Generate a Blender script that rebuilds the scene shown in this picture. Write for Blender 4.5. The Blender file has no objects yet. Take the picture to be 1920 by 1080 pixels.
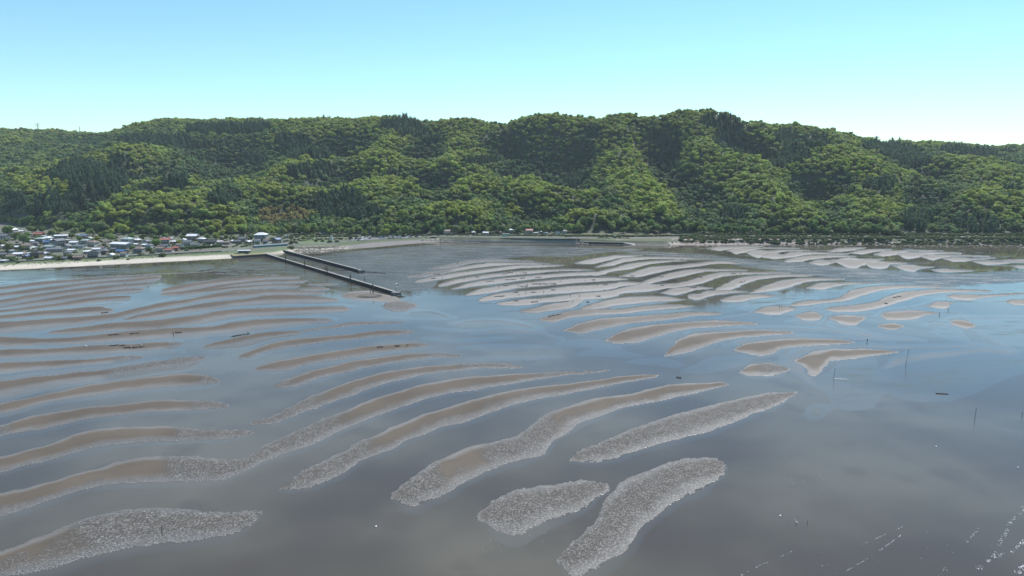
import bpy, bmesh, math, random
import numpy as np
from mathutils import Vector, Matrix, noise as mnoise

random.seed(7)
rng = np.random.default_rng(7)
S = bpy.context.scene
COL = S.collection

# ------------------------------------------------------------------ camera, sky, sun, exposure
CAM_H = 90.0
F = 1297.0                       # focal length in photo pixels (1920 wide)
PITCH = math.atan((540 - 310) / F)
cam_d = bpy.data.cameras.new('camera')
cam_d.sensor_width = 36.0
cam_d.lens = F / 1920 * 36.0
cam_d.clip_start = 1.0
cam_d.clip_end = 12000.0
cam = bpy.data.objects.new('camera', cam_d)
COL.objects.link(cam)
cam.location = (0, 0, CAM_H)
cam.rotation_euler = (math.pi / 2 - PITCH, 0, 0)
S.camera = cam

SUN_EL, SUN_AZ = math.radians(54), math.radians(30)      # azimuth clockwise from the view direction
W = bpy.data.worlds.new('World')
S.world = W
W.use_nodes = True
wn = W.node_tree
bg = wn.nodes['Background']
sky = wn.nodes.new('ShaderNodeTexSky')
sky.sky_type = 'NISHITA'
sky.sun_disc = False
sky.sun_elevation = SUN_EL
sky.sun_rotation = SUN_AZ
sky.altitude = 100
sky.air_density = 1.0
sky.dust_density = 0.0
sky.ozone_density = 2.2
hs = wn.nodes.new('ShaderNodeHueSaturation')
hs.inputs['Saturation'].default_value = 1.04
tn = wn.nodes.new('ShaderNodeMix'); tn.data_type = 'RGBA'; tn.blend_type = 'MULTIPLY'
tn.inputs[0].default_value = 1.0; tn.inputs[7].default_value = (0.81, 1.03, 1.0, 1)
wn.links.new(sky.outputs[0], hs.inputs['Color']); wn.links.new(hs.outputs[0], tn.inputs[6])
wn.links.new(tn.outputs[2], bg.inputs[0])
bg.inputs[1].default_value = 0.12

sl = bpy.data.lights.new('sun', 'SUN')
sl.energy = 4.6
sl.angle = math.radians(0.5)
sl.color = (1.0, 0.96, 0.9)
sun = bpy.data.objects.new('sun', sl)
COL.objects.link(sun)
sun.location = (0, 0, 400)
sd = Vector((math.sin(SUN_AZ) * math.cos(SUN_EL), math.cos(SUN_AZ) * math.cos(SUN_EL), math.sin(SUN_EL)))
sun.rotation_euler = sd.to_track_quat('Z', 'Y').to_euler()

S.view_settings.view_transform = 'Standard'
S.view_settings.look = 'None'
S.view_settings.gamma = 1.0
S.view_settings.use_curve_mapping = False
S.view_settings.exposure = 0.4
S.render.engine = 'CYCLES'
S.cycles.max_bounces = 5
S.cycles.volume_bounces = 0
S.cycles.diffuse_bounces = 2
S.cycles.glossy_bounces = 2

# ------------------------------------------------------------------ survey: photo bearings to ground points
cp, sp = math.cos(PITCH), math.sin(PITCH)

def ray(px, py):
    a = (np.asarray(px, float) - 960) / F
    b = (540 - np.asarray(py, float)) / F
    return a, cp + b * sp, -sp + b * cp          # x, y, z of the ray

def P(px, py, z=0.0):
    rx, ry, rz = ray(px, py)
    t = (z - CAM_H) / rz
    return rx * t, ry * t

def PD(px, py, D):
    rx, ry, rz = ray(px, py)
    t = D / ry
    return rx * t, D, CAM_H + rz * t

def to_px(x, y, z):
    dz = z - CAM_H
    d = y * cp - dz * sp
    u = y * sp + dz * cp
    return 960 + F * x / d, 540 - F * u / d

def pchip(xs, ys, x):
    xs = np.asarray(xs, float); ys = np.asarray(ys, float)
    if len(xs) == 1:
        return np.full_like(x, ys[0])
    h = np.diff(xs); d = np.diff(ys) / h
    m = np.zeros(len(xs))
    m[0], m[-1] = d[0], d[-1]
    for i in range(1, len(xs) - 1):
        if d[i - 1] * d[i] > 0:
            w1, w2 = 2 * h[i] + h[i - 1], h[i] + 2 * h[i - 1]
            m[i] = (w1 + w2) / (w1 / d[i - 1] + w2 / d[i])
    x = np.clip(x, xs[0], xs[-1])
    i = np.clip(np.searchsorted(xs, x) - 1, 0, len(xs) - 2)
    t = (x - xs[i]) / h[i]
    t2, t3 = t * t, t * t * t
    return ((2 * t3 - 3 * t2 + 1) * ys[i] + (t3 - 2 * t2 + t) * h[i] * m[i]
            + (-2 * t3 + 3 * t2) * ys[i + 1] + (t3 - t2) * h[i] * m[i + 1])

def sstep(a, b, x):
    t = np.clip((x - a) / (b - a), 0, 1)
    return t * t * (3 - 2 * t)

def vnoise(x, y, scale, seed=0):
    """smooth value noise on numpy arrays, -1..1"""
    x = np.asarray(x) / scale; y = np.asarray(y) / scale
    xi = np.floor(x).astype(np.int64); yi = np.floor(y).astype(np.int64)
    fx = x - xi; fy = y - yi
    fx = fx * fx * (3 - 2 * fx); fy = fy * fy * (3 - 2 * fy)
    def hsh(a, b):
        n = (a * 374761393 + b * 668265263 + seed * 974711) & 0xFFFFFFFF
        n = ((n ^ (n >> 13)) * 1274126177) & 0xFFFFFFFF
        return ((n ^ (n >> 16)) & 0xFFFF) / 32767.5 - 1
    return ((hsh(xi, yi) * (1 - fx) + hsh(xi + 1, yi) * fx) * (1 - fy)
            + (hsh(xi, yi + 1) * (1 - fx) + hsh(xi + 1, yi + 1) * fx) * fy)

# ------------------------------------------------------------------ materials
def new_mat(name):
    m = bpy.data.materials.new(name)
    m.use_nodes = True
    nt = m.node_tree
    return m, nt, nt.nodes['Principled BSDF']

def N(nt, typ, **kw):
    n = nt.nodes.new(typ)
    for k, v in kw.items():
        setattr(n, k, v)
    return n

def noise_tex(nt, scale, detail=3.0, rough=0.55, coord='Object'):
    tc = N(nt, 'ShaderNodeTexCoord')
    t = N(nt, 'ShaderNodeTexNoise')
    t.inputs['Scale'].default_value = scale
    t.inputs['Detail'].default_value = detail
    t.inputs['Roughness'].default_value = rough
    nt.links.new(tc.outputs[coord], t.inputs['Vector'])
    return t

def mixc(nt, fac, a, b, blend='MIX'):
    n = N(nt, 'ShaderNodeMix', data_type='RGBA', blend_type=blend)
    for sock, v in ((n.inputs[0], fac), (n.inputs[6], a), (n.inputs[7], b)):
        if isinstance(v, bpy.types.NodeSocket):
            nt.links.new(v, sock)
        elif isinstance(v, (int, float)):
            sock.default_value = v
        else:
            sock.default_value = (*v, 1)
    return n.outputs[2]

def math_n(nt, op, a, b=None, c=None, clamp=False):
    n = N(nt, 'ShaderNodeMath', operation=op, use_clamp=clamp)
    for s, v in zip(n.inputs, (a, b, c)):
        if v is None:
            continue
        if isinstance(v, bpy.types.NodeSocket):
            nt.links.new(v, s)
        else:
            s.default_value = v
    return n.outputs[0]

def maprange(nt, v, a, b, c=0.0, d=1.0, smooth=False):
    n = N(nt, 'ShaderNodeMapRange')
    if smooth:
        n.interpolation_type = 'SMOOTHSTEP'
    nt.links.new(v, n.inputs[0])
    for i, q in enumerate((a, b, c, d)):
        n.inputs[i + 1].default_value = q
    return n.outputs[0]

def plain(name, col, rough=0.7, var=0.25, scale=0.5, metal=0.0, spec=0.5):
    """a surface whose colour wanders a little: dirt and weather"""
    m, nt, b = new_mat(name)
    t = noise_tex(nt, scale, 4)
    dark = tuple(c * (1 - var) for c in col)
    lite = tuple(min(1, c * (1 + var * 0.6)) for c in col)
    f = maprange(nt, t.outputs[0], 0.3, 0.7)
    nt.links.new(mixc(nt, f, dark, lite), b.inputs['Base Color'])
    b.inputs['Roughness'].default_value = rough
    b.inputs['Metallic'].default_value = metal
    b.inputs['Specular IOR Level'].default_value = spec
    return m

def attr(nt, name, typ='GEOMETRY'):
    return N(nt, 'ShaderNodeAttribute', attribute_name=name, attribute_type=typ)

# ------------------------------------------------------------------ objects
def link(o, parent=None):
    COL.objects.link(o)
    if parent is not None:
        o.parent = parent
    return o

def tag(o, label=None, cat=None, group=None, kind=None):
    if label: o['label'] = label
    if cat: o['category'] = cat
    if group: o['group'] = group
    if kind: o['kind'] = kind
    return o

def mesh_obj(name, verts, faces, mat=None, parent=None, smooth=False):
    me = bpy.data.meshes.new(name)
    me.from_pydata([tuple(v) for v in verts], [], faces)
    if mat: me.materials.append(mat)
    if smooth:
        me.polygons.foreach_set('use_smooth', [True] * len(me.polygons))
    me.update()
    return link(bpy.data.objects.new(name, me), parent)

def grid_obj(name, X, Y, Z, mat, smooth=True):
    r, c = X.shape
    me = bpy.data.meshes.new(name)
    me.vertices.add(r * c)
    co = np.stack([X, Y, Z], -1).reshape(-1).astype(np.float32)
    me.vertices.foreach_set('co', co)
    idx = np.arange(r * c).reshape(r, c)
    q = np.stack([idx[:-1, :-1], idx[:-1, 1:], idx[1:, 1:], idx[1:, :-1]], -1).reshape(-1)
    nf = (r - 1) * (c - 1)
    me.loops.add(nf * 4)
    me.loops.foreach_set('vertex_index', q.astype(np.int32))
    me.polygons.add(nf)
    me.polygons.foreach_set('loop_start', np.arange(0, nf * 4, 4, dtype=np.int32))
    me.polygons.foreach_set('use_smooth', np.full(nf, smooth))
    me.materials.append(mat)
    me.update(calc_edges=True)
    me.validate()
    return link(bpy.data.objects.new(name, me))

def fattr(o, name, arr):
    a = o.data.attributes.new(name, 'FLOAT', 'POINT')
    a.data.foreach_set('value', np.asarray(arr, np.float32).reshape(-1))

def cattr(o, name, arr):
    a = o.data.attributes.new(name, 'FLOAT_COLOR', 'POINT')
    rgba = np.ones((arr.shape[0], 4), np.float32); rgba[:, :3] = arr
    a.data.foreach_set('color', rgba.reshape(-1))

class MB:
    """collects boxes, bars, prisms and blobs into one mesh"""
    def __init__(s):
        s.v, s.f = [], []
    def add(s, v, f):
        o = len(s.v)
        s.v += [tuple(q) for q in v]
        s.f += [tuple(i + o for i in q) for q in f]
        return s
    def box(s, c, d, rz=0.0, taper=1.0):
        hx, hy, hz = d[0] / 2, d[1] / 2, d[2] / 2
        cr, sr = math.cos(rz), math.sin(rz)
        v = []
        for k, t in ((-1, 1.0), (1, taper)):
            for i, j in ((-1, -1), (1, -1), (1, 1), (-1, 1)):
                x, y = i * hx * t, j * hy * t
                v.append((c[0] + x * cr - y * sr, c[1] + x * sr + y * cr, c[2] + k * hz))
        return s.add(v, [(3, 2, 1, 0), (4, 5, 6, 7), (0, 1, 5, 4), (1, 2, 6, 5), (2, 3, 7, 6), (3, 0, 4, 7)])
    def bar(s, a, b, r0, r1=None, n=6):
        a, b = Vector(a), Vector(b)
        r1 = r0 if r1 is None else r1
        d = (b - a).normalized()
        u = d.orthogonal().normalized(); w = d.cross(u)
        v = []
        for p, r in ((a, r0), (b, r1)):
            for i in range(n):
                t = 2 * math.pi * i / n
                v.append(p + (u * math.cos(t) + w * math.sin(t)) * r)
        f = [(i, (i + 1) % n, n + (i + 1) % n, n + i) for i in range(n)]
        f += [tuple(range(n - 1, -1, -1)), tuple(range(n, 2 * n))]
        return s.add(v, f)
    def prism(s, poly, z0, z1):
        n = len(poly)
        v = [(x, y, z0) for x, y in poly] + [(x, y, z1) for x, y in poly]
        f = [(i, (i + 1) % n, n + (i + 1) % n, n + i) for i in range(n)]
        return s.add(v, f + [tuple(range(n - 1, -1, -1)), tuple(range(n, 2 * n))])
    def stone(s, c, r, R):
        bm = bmesh.new()
        bmesh.ops.create_icosphere(bm, subdivisions=1, radius=1)
        q = R.random() * 6.28
        for v in bm.verts:
            k = 1 + R.uniform(-0.25, 0.25)
            x, y, z = v.co.x * r[0] * k, v.co.y * r[1] * k, v.co.z * r[2] * k
            v.co = (c[0] + x * math.cos(q) - y * math.sin(q), c[1] + x * math.sin(q) + y * math.cos(q), c[2] + z)
        bm.verts.ensure_lookup_table()
        vs = [v.co.copy() for v in bm.verts]; fs = [tuple(v.index for v in f.verts) for f in bm.faces]
        bm.free()
        return s.add(vs, fs)
    def build(s, name, mat, parent=None, smooth=False):
        return mesh_obj(name, s.v, s.f, mat, parent, smooth)

def empty(name, loc, rz=0.0, label=None, cat=None, group=None):
    o = bpy.data.objects.new(name, None)
    o.empty_display_size = 1
    o.location = loc; o.rotation_euler = (0, 0, rz)
    link(o)
    return tag(o, label, cat, group)

def copy_tree(o, parent=None):
    c = o.copy()
    COL.objects.link(c)
    c.parent = parent
    for ch in o.children:
        copy_tree(ch, c)
    return c
# ------------------------------------------------------------------ the tidal flat: sandbars as surveyed (bearing: far edge - near edge)
# "R a-b" = shell-strewn rippled stretch, "E f" = rippled near edge of fraction f, "W" = hardly above the water
BARS = '''
0:714-737 100:703-718 208:691-704 312:675-689 350:670-684 385:668-672 | R 200-390
0:681-697 83:677-689 167:673-682 250:667-673 268:667-671 | R 215-270
0:655-670 83:654-666 167:648-662 250:645-658 320:641-651 342:641-646 | R 315-345
0:631-650 83:635-645 167:629-642 250:620-635 333:615-628 396:612-623 443:604-618 506:598-610 568:597-605 620:599-602 | R 580-625
90:623-625 125:617-625 167:611-625 208:605-621 292:600-617 360:592-606 443:580-591 527:577-587 610:575-583 650:576-581 656:578-580 |
0:604-620 83:598-612 167:592-604 208:588-599 250:579-590 292:570-580 360:559-568 396:552-561 443:545-558 527:542-550 568:545-550 604:548-551 |
229:599-600 271:587-597 360:573-582 396:567-578 443:562-571 527:553-565 568:554-564 631:561-564 |
0:538-545 83:528-535 167:523-527 230:518-522 300:516-518 |
0:550-557 83:539-547 167:530-535 230:525-530 295:519-524 |
0:563-570 52:553-561 167:539-546 230:533-539 285:531-533 |
0:575-577 52:566-571 146:551-560 208:544-550 265:541-545 |
0:581-587 104:569-576 188:557-565 240:554-560 |
0:591-599 104:581-591 188:575-588 208:579-585 |
310:541-548 360:531-540 443:521-528 527:517-521 560:518-521 |
300:551-553 360:543-551 443:530-535 500:525-530 568:524-528 |
330:551-553 360:546-551 443:537-542 527:533-537 556:534-538 |
340:528-531 400:519-524 470:513-516 540:511-514 | W
560:541-542 585:538-544 615:540-543 |
575:533-534 600:531-535 630:532-534 |
641:553-557 655:547-561 690:545-565 720:552-567 740:556-568 752:562-566 |
716:573-576 728:567-582 745:563-585 760:564-584 773:568-579 | R 710-780
381:649-651 400:643-650 443:633-645 506:622-632 560:620-624 | E 0.3
556:621-623 610:612-617 680:603-610 740:603-607 757:605-607 | R 550-760
447:668-672 465:660-671 506:644-658 568:634-648 652:627-637 735:619-629 765:619-627 777:622-626 | E 0.3 R 755-780
481:689-694 515:678-696 590:664-681 665:652-670 715:646-661 790:642-651 805:645-648 | E 0.25 R 775-810
513:723-728 540:711-727 590:694-712 665:676-694 740:666-680 815:662-671 865:668-670 | E 0.35 R 510-545 R 800-870
472:792-797 497:784-797 540:764-785 590:741-765 665:712-739 740:694-715 815:686-701 915:681-691 950:681-691 979:687-689 | E 0.35 R 470-605 R 870-980
0:927-967 83:905-942 167:883-914 240:862-906 283:855-904 333:853-903 400:858-902 450:861-889 500:834-863 590:791-832 665:762-796 740:736-768 815:716-743 915:704-727 980:700-715 1080:696-702 1140:693-695 | E 0.34 R 310-640 R 1000-1145
525:917-922 565:882-917 640:845-889 690:820-858 740:797-838 815:770-806 880:752-788 980:728-754 1080:717-735 1180:704-715 1235:702-706 | E 0.4 R 520-695
740:922-935 773:893-950 840:853-921 907:830-884 973:816-864 985:805-861 1007:787-856 1025:776-843 1047:767-822 1080:757-797 1113:748-784 1180:738-762 1280:719-742 1347:717-727 1364:720-722 | E 0.38 R 735-830 R 905-1050
1068:860-867 1097:840-867 1147:820-861 1213:793-838 1280:773-820 1347:757-803 1413:741-777 1463:735-757 1492:734-741 | R 1060-1500
907:955-980 925:938-992 940:927-1000 973:913-1003 1007:909-987 1073:902-960 1110:899-942 1135:905-925 | R 900-1150
1040:1045-1062 1073:1016-1080 1123:962-1068 1140:930-1055 1163:907-1036 1213:883-985 1280:862-932 1330:858-908 1355:864-886 1363:871-878 | R 1030-1370
0:1035-1082 100:997-1064 167:970-1044 233:957-1030 300:952-1019 367:954-1014 433:957-1003 470:958-985 491:956-965 | E 0.55 R 150-500
0:757-775 100:736-752 200:716-738 300:704-726 350:700-723 387:703-721 410:711-718 | R 375-415
0:797-820 75:777-805 150:765-789 250:754-776 325:749-771 387:750-768 432:757-763 | R 350-440 R -300-20
0:857-884 75:838-866 150:812-847 225:800-832 300:799-827 375:804-826 450:806-821 478:808-813 | E 0.2 R 325-480
980:582-586 1003:576-587 1035:569-583 1066:564-579 1082:560-573 |
1016:597-602 1037:590-605 1066:584-597 1107:579-592 1149:580-590 1212:573-584 1253:571-580 1299:573-575 |
1099:573-581 1128:565-579 1149:561-574 1191:556-570 1232:555-566 1284:561-563 |
1064:617-622 1087:607-626 1128:597-617 1191:593-606 1253:588-600 1302:585-593 1350:587-590 | E 0.2
1139:635-641 1155:625-645 1191:614-643 1232:608-631 1274:605-620 1344:601-613 1386:603-610 1419:607-609 | E 0.2
1248:662-668 1267:640-665 1292:628-661 1323:623-650 1365:621-637 1427:619-630 1488:623-626 | E 0.2
1382:652-658 1402:643-664 1427:639-667 1448:637-663 1469:636-653 1511:635-649 1573:637-646 1602:641-643 | E 0.15
1388:695-700 1410:683-705 1440:680-706 1460:684-703 1478:690-697 | R 1430-1480
1500:672-684 1511:664-694 1521:659-705 1530:657-706 1538:656-698 1549:655-685 1560:654-676 1595:654-673 1640:655-667 1682:659-661 | E 0.1
1492:592-596 1505:586-601 1520:584-602 1535:587-600 1541:590-595 |
1560:594-600 1575:591-608 1590:591-610 1603:592-610 1613:594-603 |
1652:589-593 1665:585-600 1690:583-601 1715:582-598 1735:584-592 1757:587-588 |
1648:610-614 1660:607-618 1675:606-619 1692:610-614 |
1742:573-576 1755:566-579 1770:565-580 1778:566-578 1784:567-571 |
1783:603-607 1795:600-611 1812:602-616 1825:607-614 |
1887:565-567 1900:562-572 1925:561-573 |
1420:583-587 1435:575-590 1455:574-591 1475:575-585 1492:577-580 |
1779:554-558 1790:552-562 1815:552-564 1840:553-560 1880:551-555 1925:549-552 |
1557:577-584 1570:575-586 1600:572-585 1640:566-580 1665:555-574 1691:548-566 1729:544-555 1766:542-550 1820:543-548 1858:545-547 |
1486:569-574 1511:564-573 1550:562-568 1575:557-566 1592:546-563 1610:541-557 1645:536-547 1687:534-541 1770:536-539 1800:537-538 |
1515:538-541 1541:530-544 1562:530-538 1603:529-533 1680:530-531 |
1357:559-566 1380:554-567 1422:552-560 1449:554-557 |
1301:551-562 1307:551-563 1328:545-557 1370:544-550 1399:546-548 |
1241:548-550 1266:540-554 1307:537-544 1337:539-541 |
1409:547-550 1432:536-548 1474:525-541 1516:521-528 1582:522-524 |
1351:537-544 1370:527-544 1391:520-535 1412:517-527 1474:514-519 1520:515-518 |
1255:534-541 1287:527-537 1307:521-534 1328:515-528 1360:510-518 1420:510-514 1480:511-513 |
1203:529-540 1224:521-531 1266:510-522 1297:505-515 1328:504-509 1400:506-508 |
1164:517-519 1193:508-520 1224:500-514 1266:497-505 1307:493-500 1349:489-495 1390:493-495 |
1120:510-517 1151:502-509 1182:494-505 1224:489-495 1266:487-491 1285:488-490 |
1118:499-502 1151:489-498 1172:483-492 1224:481-486 1328:485-487 |
1083:491-495 1104:486-496 1141:480-489 1157:478-485 1203:478-480 |
808:503-505 843:495-503 885:487-494 927:485-491 968:488-491 1000:490-492 | R 800-1000
770:517-521 812:509-517 864:500-507 927:492-499 989:492-496 1030:494-496 | R 770-850
785:525-530 822:517-525 864:510-518 927:502-509 968:497-504 1052:496-499 |
829:531-537 864:522-530 927:513-520 989:507-514 1072:504-508 1114:506-508 |
850:540-543 885:529-538 927:523-533 989:517-525 1072:511-518 1130:509-515 |
875:551-555 906:540-552 968:532-541 1031:525-535 1093:521-530 1156:520-526 1175:522-525 |
905:558-566 937:549-562 1010:543-554 1072:536-549 1156:530-541 1162:528-538 1203:529-533 |
940:566-573 968:562-574 1031:557-567 1093:549-563 1156:542-556 1162:540-552 1214:532-547 1235:533-544 1266:531-537 |
1555:469-472 1578:465-472 1620:464-466 |
1595:473-475 1614:469-477 1645:467-472 1670:467-469 |
1645:475-479 1655:471-481 1676:470-479 1707:469-472 1770:470-471 |
1684:475-478 1703:473-486 1718:473-484 1739:472-477 1801:474-476 |
1726:479-482 1749:477-488 1762:478-485 1791:478-481 1853:480-482 |
1770:484-486 1791:482-491 1807:483-491 1822:484-488 1864:483-485 |
1828:489-492 1853:489-497 1872:490-496 1905:490-493 1925:490-493 |
1899:498-500 1915:497-503 1925:497-503 |
1887:487-490 1925:486-491 |
1330:465-468 1350:462-471 1365:462-468 1430:461-463 |
1364:468-470 1380:464-477 1391:465-475 1432:464-467 1495:465-467 |
1397:472-474 1422:469-484 1437:470-478 1474:468-472 1516:469-471 |
1430:477-483 1453:473-486 1466:477-485 1485:473-483 1516:472-478 1562:474-477 1590:475-477 |
1482:485-492 1501:481-491 1520:479-487 1562:478-483 1603:480-482 |
1522:491-495 1537:487-498 1551:488-497 1564:490-493 |
1564:487-490 1580:484-498 1597:483-504 1607:484-504 1613:485-500 1655:485-487 |
1619:492-495 1635:490-503 1649:490-505 1662:491-503 1670:491-496 1699:493-495 |
1677:498-500 1697:496-508 1714:497-510 1724:499-504 1749:500-502 |
1751:505-508 1770:504-511 1787:505-510 1822:507-509 |
1654:703-730 1675:691-741 1700:685-748 1760:676-752 1820:668-740 1860:664-720 1925:655-700 | W
1750:620-625 1765:613-632 1785:614-638 1800:620-640 1812:632-640 | W
1783:604-608 1820:600-620 1850:600-632 1880:598-640 1925:598-650 | W
1535:702-722 1580:682-768 1640:673-762 1652:690-740 | W
795:632-638 850:636-643 900:633-641 960:632-636 | W
860:650-656 960:645-655 1020:649-654 1045:652-655 | W
880:672-677 960:668-676 1050:667-672 | W
1285:692-700 1330:673-698 1370:667-690 1405:668-679 | W
1390:575-580 1410:562-588 1440:560-576 1500:556-566 1530:556-562 | W
1505:775-782 1515:762-790 1540:757-786 1555:760-775 | W R 1500-1560
560:482-486 600:478-494 640:473-508 700:467-530 760:462-548 800:459-546 840:458-512 900:459-490 1000:460-483 1080:462-482 1140:464-474 1200:466-472 | W R 640-1200
420:492-513 480:486-514 540:492-518 600:509-536 640:522-547 660:530-548 | W
505:477-480 560:478-494 600:479-508 640:488-522 680:507-535 720:519-548 750:530-558 770:545-558 | W
1180:470-477 1300:474-486 1400:484-502 1500:492-514 1600:500-528 1700:508-534 1800:512-536 1900:508-532 1925:508-530 | W R 1170-2000
0:508-534 100:505-525 200:500-518 300:496-513 380:492-509 440:489-499 | W
790:612-616 880:618-624 980:616-620 | W
1090:660-668 1130:655-668 1180:662-671 1200:666-670 | W
1050:640-650 1110:636-653 1160:650-662 | W
700:590-594 740:592-598 800:596-600 840:598-600 | W
1180:676-682 1230:672-684 1270:678-690 | W
1300:622-627 1340:616-622 1400:613-619 1470:613-618 1530:616-620 1600:622-630 1660:630-637 1720:636-640 | C
1380:640-650 1400:634-643 1440:628-637 1500:629-635 1560:631-636 1640:634-638 | C
1490:655-672 1510:650-662 1545:645-655 1600:645-653 1680:648-655 1760:648-654 1830:645-650 | C
1474:672-690 1484:660-700 1495:655-706 1508:690-716 1520:706-724 | C
1650:585-592 1668:580-585 1690:577-583 1720:573-579 1740:566-575 1757:561-567 | C
1778:596-604 1800:593-598 1860:593-597 1925:594-598 | C
1783:607-611 1800:611-615 1830:620-624 1860:634-638 1880:643-650 | C
1740:607-612 1760:606-611 1790:614-618 1800:620-626 1815:636-642 1822:645-652 | C
1662:684-694 1680:668-690 1720:660-680 1780:655-672 1840:650-664 1900:655-668 | C
1355:596-599 1390:592-596 1410:584-592 1424:574-583 | C
1490:601-606 1510:603-608 1540:608-614 1570:616-620 | C
1545:598-612 1556:585-604 1562:605-612 1590:612-618 1620:620-628 1660:636-641 | C
770:584-590 800:582-588 840:590-597 | C
860:604-609 910:598-606 960:602-610 1000:612-616 | C
900:622-627 950:616-624 1010:622-628 1040:632-635 | C
0:588-591 104:577-580 229:566-569 | C
0:600-604 104:593-597 188:589-593 217:587-591 292:568-571 396:549-552 480:543-546 | C
217:597-600 240:592-594 290:582-585 396:564-567 500:555-558 600:555-558 | C
90:621-623 125:614-617 208:602-606 292:597-601 360:588-592 443:577-581 527:573-577 650:572-574 | C
0:627-631 83:631-636 167:626-630 250:617-621 333:612-616 396:608-613 443:600-605 506:595-599 620:596-599 | C
0:651-655 83:649-654 167:645-649 250:641-645 330:637-640 | C
0:675-682 83:671-677 167:667-673 260:661-667 330:656-660 | C
0:705-714 100:694-702 208:684-690 300:672-676 | C
0:560-563 52:550-553 167:537-539 230:531-533 | C
0:546-550 83:535-539 167:527-530 | C
'''
bars = []
for ln in BARS.strip().splitlines():
    data, opt = ln.split('|')
    pts = []
    for q in data.split():
        a, b = q.split(':'); c, d = b.split('-')
        pts.append((float(a), float(c), float(d)))
    pts.sort()
    o = opt.split()
    bar = dict(chan=False, wet=False, edge=0.0, rough=[])
    i = 0
    while i < len(o):
        if o[i] == 'W': bar['wet'] = True; i += 1
        elif o[i] == 'C': bar['wet'] = bar['chan'] = True; i += 1
        elif o[i] == 'E': bar['edge'] = float(o[i + 1]); i += 2
        elif o[i] == 'R':
            s_ = o[i + 1]; k = s_.index('-', 1)
            bar['rough'].append((float(s_[:k]), float(s_[k + 1:]))); i += 2
    if pts[0][0] <= 0:                     # the bar runs on out of the frame
        (x0, a0, b0), (x1, a1, b1) = pts[0], pts[1]
        k = 200 / (x1 - x0)
        pts.insert(0, (-380, a0 + (a0 - a1) * k * 1.2, a0 + (a0 - a1) * k * 1.2 + (b0 - a0)))
    if pts[-1][0] >= 1920:
        pts.append((2320, pts[-1][1] - 4, pts[-1][2] - 3))
    for end in (0, -1):                    # ends are rounded off
        x_, a_, b_ = pts[end]
        th = b_ - a_
        if th > 1.6 and 0 < x_ < 1920:
            D_ = P(x_, (a_ + b_) / 2)[1]
            dx = th * 0.42 * (D_ / CAM_H) * 0.55 * (-1 if end == 0 else 1)
            nb_ = pts[1] if end == 0 else pts[-2]
            sl_ = ((a_ + b_) - (nb_[1] + nb_[2])) / 2 / (x_ - nb_[0])
            m_ = (a_ + b_) / 2
            for f_, w_ in ((0.4, .84), (.75, .55), (1.0, .05)):
                q_ = (x_ + dx * f_, m_ + sl_ * dx * f_ - th * w_ / 2, m_ + sl_ * dx * f_ + th * w_ / 2)
                pts.insert(0, q_) if end == 0 else pts.append(q_)
    bar['p'] = np.array(pts)
    bars.append(bar)

cols = np.arange(-396, 2330, 2.0)
rows = np.concatenate([np.arange(456, 600, 0.8), np.arange(600, 720, 1.1), np.arange(720, 1130, 1.6)])[::-1]
GX, GY = np.meshgrid(cols, rows)
wx, wy = P(GX, GY)
kD = (P(GX, GY - 0.5)[1] - P(GX, GY + 0.5)[1])      # metres of ground per row step
sD = np.hypot(wx, wy) / F
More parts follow.
